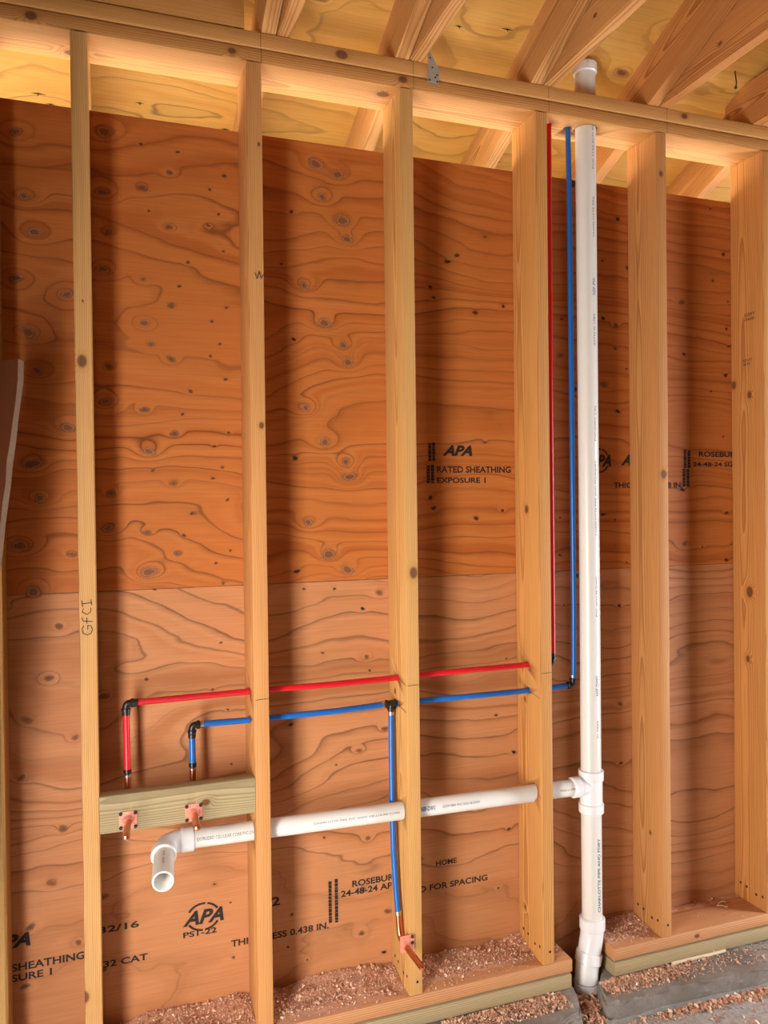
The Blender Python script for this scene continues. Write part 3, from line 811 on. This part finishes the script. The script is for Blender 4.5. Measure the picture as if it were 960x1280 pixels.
def front(x0, x1, n, y0, y1): return [(x0 + (x1-x0)*i/n, y0 + (y1-y0)*i/n + rnd.uniform(-.006, .006)) for i in range(n+1)]
curb('concrete_curb', front(XL + .01, 1.278, 22, -.080, -.110) + [(1.300, -.05), (1.318, .0), (1.330, .05), (1.335, D - .001), (XL + .01, D - .001)],
     'concrete curb under the sill plate on the left of the drain pipe', 1)
curb('concrete_curb', [(1.368, -.088)] + front(1.40, XR - .01, 26, -.094, -.135) + [(XR - .01, D - .001), (1.462, D - .001), (1.458, .06), (1.425, .022), (1.398, .0)],
     'grey concrete curb with worn front edge on the right of the drain pipe', 2)
mb = MB().box((1.290, -.025, ZF + .0006), (1.455, D - .001, ZF + .006)).box((1.282, -.10, ZF + .0006), (1.366, -.025, ZF + .006))
tag(mb.build('hole_bottom', M['dirt']), kind='structure')

# outdoors
g = MB().add([(-30, .16, -.45), (30, .16, -.45), (30, 40, -.45), (-30, 40, -.45)], [(0, 1, 2, 3)]).build('ground', plain('outdoor_ground', (.62, .56, .45), .95, var=.3, nscale=2)); tag(g, kind='structure')

# the other walls of the small room, with the openings that let the daylight in
zr = lambda Y: HT + RH / math.cos(th) - SL * Y
wmat = plain('dark_low_bounce_wall', (.10, .07, .05), .9, var=.5, nscale=8)  # unseen walls given a dark tone to cut the bounce light in the room
def wall_x(name, x0, x1, ya, yb, oz0, oz1):
    """side wall with a sloped head; opening ya..yb, oz0..oz1"""
    mb = MB()
    def slab(Y0, Y1, z0, z1a, z1b):
        mb.add([(x0,Y0,z0),(x1,Y0,z0),(x1,Y1,z0),(x0,Y1,z0),(x0,Y0,z1a),(x1,Y0,z1a),(x1,Y1,z1b),(x0,Y1,z1b)],
               [(3,2,1,0),(4,5,6,7),(0,1,5,4),(1,2,6,5),(2,3,7,6),(3,0,4,7)])
    slab(-2.70, ya, ZF + .001, zr(-2.70), zr(ya)); slab(ya, yb, oz1, zr(ya), zr(yb)); slab(yb, -.001, ZF + .001, zr(yb), zr(0))
    if oz0 > ZF + .01: slab(ya, yb, ZF + .001, oz0, oz0)
    slab(0, .15, ZF + .001, HT - .16, HT - .16)
    o = mb.build(name, wmat); return tag(o, kind='structure')
wall_x('wall_left', XL - .10, XL, -1.72, -.84, ZF, 1.45)
wall_x('wall_right', XR, XR + .10, -1.18, -.56, ZF, 1.8)
mb = MB(); zt_ = zr(-2.75)
mb.box((XL - .1, -2.80, ZF), (XR + .1, -2.70, zt_))
tag(mb.build('wall_front', wmat), kind='structure')
# ------------------------------------------------------------------ drain, waste and vent pipe (white plastic)
def tubeobj(name, pts, r, mat, parent, n=24, smooth=40, **kw):
    mb = MB(); mb.tube(pts, r, n, **kw); o = mb.build(name, M[mat], parent); auto_smooth(o, smooth); return o
def hollow(name, p0, p1, r, ri, mat, parent, n=28):
    """open-ended pipe with wall thickness"""
    p0, p1 = Vector(p0), Vector(p1); d = (p1 - p0).normalized()
    a = Vector((0, 0, 1)); a = (a - d * a.dot(d)).normalized(); b = d.cross(a)
    v = []; f = []
    rows = [(p0, r), (p1 - d * .001, r), (p1, r - .001), (p1, ri + .0008), (p1 - d * .001, ri), (p0, ri)]
    for c, q in rows:
        for k in range(n):
            t = 2 * math.pi * k / n; v.append(c + (a * math.cos(t) + b * math.sin(t)) * q)
    for i in range(len(rows)):
        j = (i + 1) % len(rows)
        for k in range(n):
            k2 = (k + 1) % n; f.append((i*n+k, i*n+k2, j*n+k2, j*n+k))
    o = mobj(name, v, f, M[mat], parent); auto_smooth(o, 40); return o
def ring(name, c, axis, r, ln, mat, parent, n=28, lip=.0018):
    c = Vector(c); ax = Vector(axis).normalized()
    return tubeobj(name, [c - ax*ln/2, c - ax*(ln/2 - lip), c + ax*(ln/2 - lip), c + ax*ln/2], [r - lip, r, r, r - lip], mat, parent, n, 35)
def print_on(s, org, axis, start_dir, r, size, length, parent, mat, bold=0.0, name='printed_text'):
    """lettering wrapped on a pipe: runs along axis, the baseline offset turned about it; start_dir = outward direction of the middle of the letters"""
    v, f = text_mesh(s, bold)
    ax = Vector(axis).normalized(); nd = Vector(start_dir); nd = (nd - ax * nd.dot(ax)).normalized()
    upv = nd.cross(ax)      # letter 'up'
    pts = []
    for a, b in v:
        t = (b - .5) * size / r
        pts.append(Vector(org) + ax * (a * length) + (nd * math.cos(t) + upv * math.sin(t)) * (r + .0005))
    return mobj(name, pts, f, mat, parent)
M['print_grey'] = ink_mat('grey_pipe_print', .42, 1500, (.10, .12, .16))
M['print_blue'] = ink_mat('blue_pipe_print', .40, 1500, (.03, .10, .28))
R2, R15 = 2.375 * IN / 2, 1.9 * IN / 2
drain = empty('drain_pipe', (PX, PY, ZC)); tag(drain, 'white plastic drain and vent pipe with a tee and side arm', 'pipe')
TZ = .452
o = tubeobj('vent_stack', [(PX, PY, TZ), (PX + .001, PY, 1.0), (PX, PY, 1.7), (PX, PY, HT + .122)], R2, 'pvc', drain)
tubeobj('stack_bottom', [(PX, PY, .06), (PX, PY, TZ)], R2, 'pvc', drain)
# coupling above the plate
ring('coupling', (PX, PY, HT + .104), EZ, .0350, .028, 'pvc_fit', drain)
# sanitary tee
tee = tubeobj('tee_fitting', [(PX, PY, TZ - .052), (PX, PY, TZ + .056)], .0335, 'pvc_fit', drain)
ring('hub', (PX, PY, TZ + .050), EZ, .0372, .030, 'pvc_fit', tee); ring('hub', (PX, PY, TZ - .048), EZ, .0372, .028, 'pvc_fit', tee)
c = bend((PX - .08, PVC_Y + .004, PVC_Z - .012), (PX + .002, PY, PVC_Z - .012), (PX + .002, PY, TZ - .06), .036, 8)
tubeobj('branch', [Vector((PX - .055, PVC_Y + .005, PVC_Z - .012))] + c, .0272, 'pvc_fit', tee)
AZ0, AZ1 = .4905, .4720
armdir = (Vector((PX - .06, PVC_Y + .006, AZ1)) - Vector((.245, PVC_Y, AZ0))).normalized()
ring('hub', (PX - .058, PVC_Y + .005, AZ1 + .001), armdir, .0300, .026, 'pvc_fit', tee)
# horizontal arm
A0, A1 = Vector((.250, PVC_Y, AZ0)), Vector((PX - .05, PVC_Y + .006, AZ1))
arm = tubeobj('side_arm', [A0, A0.lerp(A1, .5), A1], R15, 'pvc', drain)
up_out = Vector((0, -.93, .2))
def arm_print(s, x0, x1, size, mat, b=0):
    t = (x0 - A0.x) / (A1.x - A0.x); print_on(s, A0.lerp(A1, t), armdir, up_out, R15, size, x1 - x0, arm, mat, b)
arm_print('EXTRUDED CELLULAR CORE PVC-DWV', .263, .414, .0080, M['print_grey'])
arm_print('CHARLOTTE PIPE PVC DWV CELLULAR CORE', .56, .80, .0045, M['print_blue'])
arm_print('NSF-DWV', .862, .905, .012, M['print_blue'], .03); arm_print('ASTM F891 PVC SCH 40 DWV', .925, 1.04, .007, M['print_blue'])
arm_print('Made in USA', 1.300, 1.352, .006, M['print_grey'])
# elbow and trap stub
EC = Vector((.186, PVC_Y, AZ0 - .003)); SE = Vector((.1716, -.130, .4765))
sd_ = (SE - EC).normalized()
elb = tubeobj('elbow', bend(A0 + Vector((.012, 0, 0)), EC, SE, .042, 10), .0268, 'pvc_fit', drain)
ring('hub', (.242, PVC_Y, AZ0 - .0005), EX, .0296, .030, 'pvc_fit', elb)
ring('hub', EC + sd_ * .052, sd_, .0300, .026, 'pvc_fit', elb)
st = hollow('trap_stub', EC + sd_ * .045, SE, R15, R15 - .0042, 'pvc', drain)
print_on('PVC - DWV', EC + sd_ * .085, sd_, (0, -.1, 1), R15, .005, .06, st, M['print_grey'])
# bottom offset bends
b1 = [Vector((PX, PY, .075)), Vector((PX, PY, .035)), Vector((PX - .004, PY - .001, .012)), Vector((PX - .011, PY - .004, -.012)), Vector((PX - .019, PY - .007, -.038))]
lowb = tubeobj('upper_bend', b1, .0342, 'pvc_fit', drain)
ring('hub', (PX, PY, .056), EZ, .0380, .034, 'pvc_fit', lowb)
tubeobj('cement_line', [(PX, PY, .0730), (PX, PY, .0745)], .0316, 'primer', lowb)
d2 = Vector((-.29, -.11, -1)).normalized()
b2 = [Vector((PX - .016, PY - .006, -.030)), Vector((PX - .024, PY - .009, -.060)), Vector((PX - .028, PY - .011, -.085)), Vector((PX - .029, PY - .012, -.118))]
lb = tubeobj('lower_bend', b2, .0345, 'pvc_fit', drain)
ring('hub', (PX - .0185, PY - .007, -.040), d2, .0385, .032, 'pvc_fit', lb)
tubeobj('cement_line', [(PX - .029, PY - .012, -.1045), (PX - .029, PY - .012, -.1065)], .0352, 'primer', lb)
tubeobj('buried_hub', [(PX - .029, PY - .012, -.106), (PX - .029, PY - .012, ZF + .0065)], .0375, 'pvc_fit', drain)
# print along the stack, reading upward on its right front
o = bpy.data.objects['vent_stack']
outd = Vector((.175, -.98, 0))
def stack_print(s, z0, z1, size, mat, b=0.0, par_=o):
    return print_on(s, (PX, PY, z0), EZ, outd, R2, size, z1 - z0, par_, mat, b)
for z0, s, mt_, sz in ((2.30, 'PVC 1120 SCH 40', 'print_grey', .006), (2.10, 'CHARLOTTE PIPE', 'print_grey', .006), (1.93, 'NSF-PW', 'print_blue', .010), (1.78, 'ASTM D 1785', 'print_grey', .006),
                       (1.50, 'PVC-DWV 2 IN', 'print_grey', .006), (1.22, 'CHARLOTTE PIPE AND FOUNDRY', 'print_grey', .006), (.98, 'PVC SCH 40 DWV', 'print_grey', .006),
                       (.745, 'NSF-DWV', 'print_blue', .011), (.62, 'D 2665', 'print_grey', .006)):
    stack_print(s, z0, z0 + .0085 * len(s), sz, M[mt_])
print_on('CHARLOTTE PIPE AND FDRY', (PX, PY, .10), EZ, outd, R2, .010, .22, bpy.data.objects['stack_bottom'], M['print_grey'], .02)

# ------------------------------------------------------------------ water lines
RX_ = .0080
def fit_elbow(c, d1, d2, parent, r=.0085):
    """black plastic elbow with collars; d1, d2 point out of its two ends"""
    c, d1, d2 = Vector(c), Vector(d1).normalized(), Vector(d2).normalized()
    e = tubeobj('elbow_fitting', [c + d1 * .021] + bend(c + d1, c, c + d2, .010, 6) + [c + d2 * .021], r, 'black', parent, 16)
    for d in (d1, d2): ring('collar', c + d * .0155, d, .0112, .008, 'black', e, 16, .001)
    return e
def crimp(c, d, parent, mat='black', r=.0098, ln=.010): return ring('crimp_ring', c, d, r, ln, mat, parent, 18, .0008)
def stub(name_label, c, ln, copper_path, flange_c, fw, fh, screws, tilt=(0, 0)):
    root = empty('copper_stub', c); tag(root, name_label, 'copper stub', 'capped copper stub-outs')
    c = Vector(c); e = c + Vector((tilt[0], -ln, tilt[1]))
    tubeobj('tube', copper_path + [c + (e - c) * t for t in (0, .5, 1)], .0081, 'copper', root, 16)
    dd = (e - c).normalized()
    tubeobj('cap', [e, e + dd * .006, e + dd * .010, e + dd * .012], [.0081, .0080, .0062, .002], 'copper', root, 16)
    prof = rounded_rect(fw, fh, .004, 3); n = len(prof); fx, fy, fz = flange_c
    v = [(fx + a, fy, fz + b) for a, b in prof] + [(fx + a, fy - .0022, fz + b) for a, b in prof]
    fl = mobj('flange', v, [tuple(range(n)), tuple(range(2*n-1, n-1, -1))] + [(i, (i+1) % n, (i+1) % n + n, i + n) for i in range(n)], M['flange'], root)
    auto_smooth(fl, 30)
    tubeobj('flange_neck', [(c.x, fy - .002, c.z), (c.x, fy - .006, c.z), (c.x, fy - .014, c.z)], [.0135, .0105, .0090], 'flange', fl, 16)
    for sx, sz in screws:
        tubeobj('screw', [(fx + sx, fy - .002, fz + sz), (fx + sx, fy - .0045, fz + sz), (fx + sx, fy - .006, fz + sz)], [.0044, .0044, .0026], 'darknail', fl, 10)
    for sx, sz in ((-.008, .015), (.008, .015), (.014, .004), (-.014, .004), (-.014, -.010), (.014, -.010)):
        tubeobj('flange_hole', [(fx + sx, fy - .0021, fz + sz), (fx + sx, fy - .0024, fz + sz)], .0011, 'darknail', fl, 6)
    return root
# red line
redl = empty('red_water_pipe', (.101, RED_Y, RED_Z)); tag(redl, 'red plastic hot water pipe with a drop and a riser', 'pipe')
rc = Vector((.1015, RED_Y, .8385))
tubeobj('horizontal_pipe', [(.122, RED_Y, .8388), (.40, RED_Y, .8410), (.64, RED_Y, .8400), (1.02, RED_Y, .8455), (1.278, RED_Y, .8465)], RX_, 'red', redl, 18)
fit_elbow(rc, (1, 0, .005), (0, 0, -1), redl); crimp(rc + Vector((.024, 0, 0)), EX, redl); crimp(rc - Vector((0, 0, .024)), EZ, redl)
tubeobj('drop_pipe', [(.1015, RED_Y, .818), (.1022, RED_Y, .74), (.1030, RED_Y, .667)], RX_, 'red', redl, 18)
crimp((.1030, RED_Y, .671), EZ, redl); crimp((.1030, RED_Y, .660), EZ, redl, 'crimp', .0088, .006)
rr = Vector((1.2985, RED_Y - .003, .8470))
fit_elbow(rr, (-1, 0, 0), (0, 0, 1), redl); crimp(rr + Vector((0, 0, .024)), EZ, redl)
tubeobj('riser_pipe', [(1.2995, .066, .868), (1.2995, .066, 1.2), (1.2990, .066, 1.62), (1.300, .065, 2.1), (1.301, .064, H + .05)], RX_, 'red', redl, 18)
# print marks
print_on('PEX POTABLE TUBING 1/2 NSF-PW', (.14, RED_Y, .8388), EX, (0, -.9, .15), RX_, .0032, .24, redl, M['print_grey'])
# blue line
bl = empty('blue_water_pipe', (.259, BLUE_Y, BLUE_Z)); tag(bl, 'blue plastic cold water pipe with a tee, two drops and riser', 'pipe')
bc = Vector((.2590, BLUE_Y, .7680)); tc = Vector((.7975, BLUE_Y + .012, .7690))
tubeobj('horizontal_pipe', [(.283, BLUE_Y, .7685), (.42, BLUE_Y, .7660), (.64, BLUE_Y, .7670), (.775, BLUE_Y + .011, .7688)], RX_, 'blue', bl, 18)
tubeobj('horizontal_pipe', [(.812, BLUE_Y + .010, .7692), (1.05, BLUE_Y, .7705), (1.26, BLUE_Y, .7700), (1.350, BLUE_Y, .7735)], RX_, 'blue', bl, 18)
fit_elbow(bc, (1, 0, 0), (0, 0, -1), bl); crimp(bc + Vector((.0245, 0, 0)), EX, bl, 'crimp', .0092, .009); crimp(bc - Vector((0, 0, .027)), EZ, bl, 'black'); 
tubeobj('drop_pipe', [(.2590, BLUE_Y, .748), (.2592, BLUE_Y, .70), (.2594, BLUE_Y, .662)], RX_, 'blue', bl, 18)
crimp((.2594, BLUE_Y, .668), EZ, bl); crimp((.2594, BLUE_Y, .6575), EZ, bl, 'crimp', .0088, .006)
tf = tubeobj('tee_fitting', [tc - EX * .015, tc + EX * .015], .0098, 'black', bl, 16)
tubeobj('tee_branch', [tc, tc - EZ * .020], .0098, 'black', tf, 16)
for d in (-EX, EX, -EZ): ring('collar', tc + d * .013, d, .0118, .006, 'black', tf, 16, .001)
crimp(tc - EX * .025, EX, bl, 'crimp', .0092, .009); crimp(tc - EZ * .026, EZ, bl, 'crimp', .0092, .010)
tubeobj('drop_pipe', [tc - EZ * .020, (.7960, .081, .66), (.7935, .073, .50), (.7930, .064, .37), (.7945, .052, .27), (.7960, .042, .212)], RX_, 'blue', bl, 18)
crimp((.7962, .0415, .209), Vector((0, .15, 1)), bl, 'crimp', .0094, .012)
be = Vector((1.3705, BLUE_Y - .002, .7755))
fit_elbow(be, (-1, 0, -.08), (0, 0, 1), bl); crimp(be + Vector((0, 0, .025)), EZ, bl, 'crimp', .0092, .008)
tubeobj('riser_pipe', [(1.3712, .068, .795), (1.3722, .066, 1.0), (1.3700, .063, 1.35), (1.3690, .063, 1.86), (1.3680, .064, 2.25), (1.366, .066, H + .05)], RX_, 'blue', bl, 18)
for z in (2.265, 1.655, 1.10):      # little black pipe clips between riser and stack
    MB().box((1.372, .066, z - .006), (1.390, .078, z + .006)).build('clip_arm', M['black'], bl)
sc4 = [(-.0165, .0165), (.0165, .0165), (-.0165, -.0165), (.0165, -.0165)]
stub('copper stub on the green board below the red drop pipe', (.1015, -.001, .578), .088,
     [Vector((.103, RED_Y, .664)), Vector((.103, RED_Y, .64))] + bend((.103, RED_Y, .65), (.102, RED_Y, .578), (.1015, 0, .578), .03, 8), (.1015, -.0008, .578), .041, .041, sc4, (-.006, -.004))
stub('copper stub on the green board below the short blue drop', (.2535, -.001, .573), .080,
     [Vector((.2594, BLUE_Y, .661)), Vector((.2592, BLUE_Y, .63))] + bend((.259, BLUE_Y, .65), (.256, BLUE_Y, .573), (.2535, 0, .573), .03, 8), (.2535, -.0008, .575), .041, .041, sc4, (0, -.003))
stub('copper stub fixed low on a stud under the long blue drop', (.7985, -.002, .143), .105,
     [Vector((.7962, .0412, .206)), Vector((.7965, .038, .185))] + bend((.7965, .037, .18), (.797, .030, .143), (.7985, 0, .143), .022, 8), (.8045, -.0018, .146), .040, .044, [(.0145, .017), (.0145, .001)], (.004, .0))

# ------------------------------------------------------------------ leaning board at the left edge
lean = wood('old_board', (.17, .05, .018), (.10, .028, .010), (.2, .05), seed=77, contrast=.9)
mb = MB()
tp = Vector((-.0955, -.105, 1.637)); bt = Vector((-.297, -.30, ZF + .003)); up_l = (tp - bt).normalized()
wd_ = Vector((-.75, .66, .05)); wd_ = (wd_ - up_l * wd_.dot(up_l)).normalized()
nb = wd_.cross(up_l).normalized()
if nb.y > 0: nb = -nb
L_ = (tp - bt).length
WB = .085
Mb = Matrix((wd_, nb, up_l)).transposed().to_4x4(); Mb.translation = bt
rnd = random.Random(9)
v = []; f = []; ns = 40
for i in range(ns + 1):
    j = rnd.uniform(-.0009, .0009) if 0 < i < ns else 0
    j2 = rnd.uniform(-.002, .002)
    z = L_ * i / ns
    ch = .006 if i == ns else 0
    for x_, y_ in ((j + ch, .0), (WB, .0), (WB, .015), (j + j2 + ch, .015)): v.append((x_, y_, z))
for i in range(ns):
    for k in range(4):
        k2 = (k + 1) % 4; f.append((i*4+k, i*4+k2, (i+1)*4+k2, (i+1)*4+k))
f += [(3, 2, 1, 0), tuple(ns*4 + k for k in range(4))]
o = mobj('leaning_board', v, f, lean)
bm = bmesh.new(); bm.from_mesh(o.data); bmesh.ops.recalc_face_normals(bm, faces=bm.faces); bm.to_mesh(o.data); bm.free()
o.data.materials.append(plain('rough_sawn_edge', (.24, .15, .095), .9, var=.8, nscale=150))
for p_ in o.data.polygons:
    if sorted(i % 4 for i in p_.vertices) == [0, 0, 3, 3]: p_.material_index = 1
o.matrix_world = Mb
tag(o, 'dark rough board leaning in the corner at the left edge', 'board')

# ------------------------------------------------------------------ sawdust and scraps
def chips(name, samples, parent=None, smin=.003, smax=.009, seed=1):
    """curled plane shavings and sawdust crumbs: samples = list of (x, y, z)"""
    r = np.random.default_rng(seed); n = len(samples); S = np.array(samples)
    ln = r.uniform(smin, smax, n) * np.where(r.random(n) < .12, 1.9, 1); wd2 = ln * r.uniform(.3, .7, n); cu = ln * r.uniform(.1, .45, n)
    yaw_ = r.uniform(0, 6.283, n); pt = r.normal(0, .45, n); rl_ = r.normal(0, .5, n)
    base = np.array([[-1, -1, 0], [1, -1, 0], [-1, 0, 1], [1, 0, 1], [-1, 1, 0], [1, 1, 0]], float)
    V = np.zeros((n, 6, 3))
    V[:, :, 0] = base[None, :, 0] * wd2[:, None] / 2; V[:, :, 1] = base[None, :, 1] * ln[:, None] / 2; V[:, :, 2] = base[None, :, 2] * cu[:, None]
    c, s = np.cos(pt), np.sin(pt); y, z = V[:, :, 1].copy(), V[:, :, 2].copy()
    V[:, :, 1] = y * c[:, None] - z * s[:, None]; V[:, :, 2] = y * s[:, None] + z * c[:, None]
    c, s = np.cos(rl_), np.sin(rl_); x, z = V[:, :, 0].copy(), V[:, :, 2].copy()
    V[:, :, 0] = x * c[:, None] + z * s[:, None]; V[:, :, 2] = -x * s[:, None] + z * c[:, None]
    c, s = np.cos(yaw_), np.sin(yaw_); x, y = V[:, :, 0].copy(), V[:, :, 1].copy()
    V[:, :, 0] = x * c[:, None] - y * s[:, None]; V[:, :, 1] = x * s[:, None] + y * c[:, None]
    V[:, :, 2] -= V[:, :, 2].min(1)[:, None]
    V += S[:, None, :]
    q = (np.arange(n)[:, None, None] * 6 + np.array([[0, 1, 3, 2], [2, 3, 5, 4]])[None]).reshape(-1, 4)
    me = bpy.data.meshes.new(name)
    me.vertices.add(n * 6); me.vertices.foreach_set('co', V.ravel())
    me.loops.add(q.size); me.loops.foreach_set('vertex_index', q.ravel().astype(np.int32))
    me.polygons.add(len(q)); me.polygons.foreach_set('loop_start', (np.arange(len(q)) * 4).astype(np.int32))
    me.materials.append(M['chips']); me.update(calc_edges=True)
    at = me.attributes.new('shade', 'FLOAT', 'POINT'); at.data.foreach_set('value', np.repeat(r.random(n), 6).astype(np.float32))
    o = bpy.data.objects.new(name, me); link(o)
    if parent: par(o, parent)
    return o
def bay_pile(x0, x1, hmax, cover, n, seed, label):
    """bed of sawdust in a stud bay, deeper towards the sheathing"""
    nx, ny = 40, 16; y0, y1 = .004, D - .001
    xs = np.linspace(x0, x1, nx); ys = np.linspace(y0, y1, ny); X, Y = np.meshgrid(xs, ys)
    t = np.clip((Y - (1 - cover) * D) / (cover * D), -.2, 1)
    Hh = hmax * (t ** 1.0 * (t > 0)) * (.75 + .9 * vnoise(X * 14, Y * 30, seed)) + .004 * vnoise(X * 40, Y * 40, seed + 1) - .0008
    Hh = np.where(t > 0, np.maximum(Hh, -.001), -.001)
    v = list(zip(X.ravel(), Y.ravel(), Hh.ravel()))
    f = [(j*nx+i, j*nx+i+1, (j+1)*nx+i+1, (j+1)*nx+i) for j in range(ny-1) for i in range(nx-1)]
    root = mobj('sawdust_bed', v, f, M['dust'], None, True)
    tag(root, label, 'sawdust', kind='stuff')
    r = np.random.default_rng(seed); S = []
    while len(S) < n:
        i = r.uniform(0, nx - 1.01); j = (ny - 1.01) * r.random() ** .85
        h = Hh[int(j), int(i)]
        if h < 0 and r.random() > .10: continue
        S.append((x0 + (x1 - x0) * i / (nx - 1), y0 + (y1 - y0) * j / (ny - 1), max(h, 0) + .0003))
    c = chips('shavings', S, root, .0022, .0058, seed); c['kind'] = 'stuff'
sx = [s_.location.x for s_ in studs]; hw_ = W / 2 + .001
bay_pile(-.166, sx[0] - hw_, .012, .6, 900, 3, 'sawdust on the bottom plate at the far left edge')
bay_pile(sx[0] + hw_, sx[1] - hw_, .022, .9, 4200, 4, 'pink sawdust heaped below the green blocking board')
bay_pile(sx[1] + hw_, sx[2] - hw_, .026, .85, 4600, 5, 'thick pink sawdust left of the low copper stub')
bay_pile(sx[2] + hw_, sx[3] - hw_, .024, .72, 3600, 6, 'sawdust right of the low copper stub')
bay_pile(sx[3] + hw_, CUT0 - .003, .012, .8, 500, 7, 'sawdust on the short plate end left of the drain pipe')
bay_pile(CUT1 + .002, sx[4] - hw_, .020, .8, 1500, 8, 'sawdust on the plate right of the drain pipe')
bay_pile(sx[4] + hw_, sx[5] - hw_, .001, .25, 60, 9, 'scattered crumbs on the plate by the rightmost stud')
r = np.random.default_rng(12); S = []
while len(S) < 2600:
    x = r.uniform(.9, 1.27); y = -.003 - abs(r.normal(0, .045))
    if y < -.078: continue
    S.append((x, y, ZC + .0003))
while len(S) < 5200:
    x = 1.40 + abs(r.normal(0, .17)); y = -.004 - abs(r.normal(0, .030))
    if y < -.078 or x > 2.4 or y < -(x - 1.36) * 1.8: continue
    S.append((x, y, ZC + .0003))
while len(S) < 5500:
    S.append((r.uniform(1.5, 2.3), r.uniform(-.085, -.004), ZC + .0003))
tag(chips('shavings_on_curb', S, None, .0025, .0065, 21), 'wood shavings strewn on the concrete curb', 'shavings', kind='stuff')
S = []
while len(S) < 2200:
    x = r.uniform(1.25, 2.3); yf = -.100 - (x - 1.3) * .035; y = yf - .008 - abs(r.normal(0, .018 if x > 1.45 else .05))
    if r.random() > np.clip(.35 + 1.3 * vnoise(np.array(x * 9.), np.array(.5), 5), .05, 1): continue
    S.append((x, y, ZF + .0003))
while len(S) < 3000:
    S.append((r.uniform(1.2, 2.3), r.uniform(-.5, -.12), ZF + .0003))
while len(S) < 3700:
    x = r.uniform(1.33, 1.39); y = r.uniform(-.11, .02); S.append((x - (.03 if y < -.05 else 0), y, ZF + .0065))
tag(chips('shavings_on_floor', S, None, .003, .010, 22), 'wood shavings scattered on the concrete floor', 'shavings', kind='stuff')
# pale splinter between sill and curb, and a wire curl
o = along_x('wood_splinter', 1.66, 1.86, -.006, ZC + .0055, .008, .008, plain('pale_splinter', (.74, .60, .42), .8), 88, .002)
tag(o, 'pale wood splinter lying along the sill on the right', 'splinter')
mb = MB(); pts = [(1.935 + .016 * math.cos(a), .085 + .014 * math.sin(a), .006 + .004 * math.sin(a * 2)) for a in np.linspace(.3, 5.9, 20)]
mb.tube(pts, .0012, 6)
tag(mb.build('wire_curl', plain('pale_wire', (.55, .42, .30), .5)), 'curled pale shaving at the foot of the rightmost stud', 'shaving')
ns_ = empty('nail_strip', (.12, .05, .012)); tag(ns_, 'scrap of steel nail strip in the sawdust below the drain stub', 'nail strip')
for i in range(7):
    MB().tube([(.088 + i * .009, .030, .016), (.090 + i * .009, .055, .018)], .0014, 8).build('nail', M['crimp'], ns_)
MB().box((.084, .038, .0155), (.150, .046, .0175)).build('strip', M['steel'], ns_)
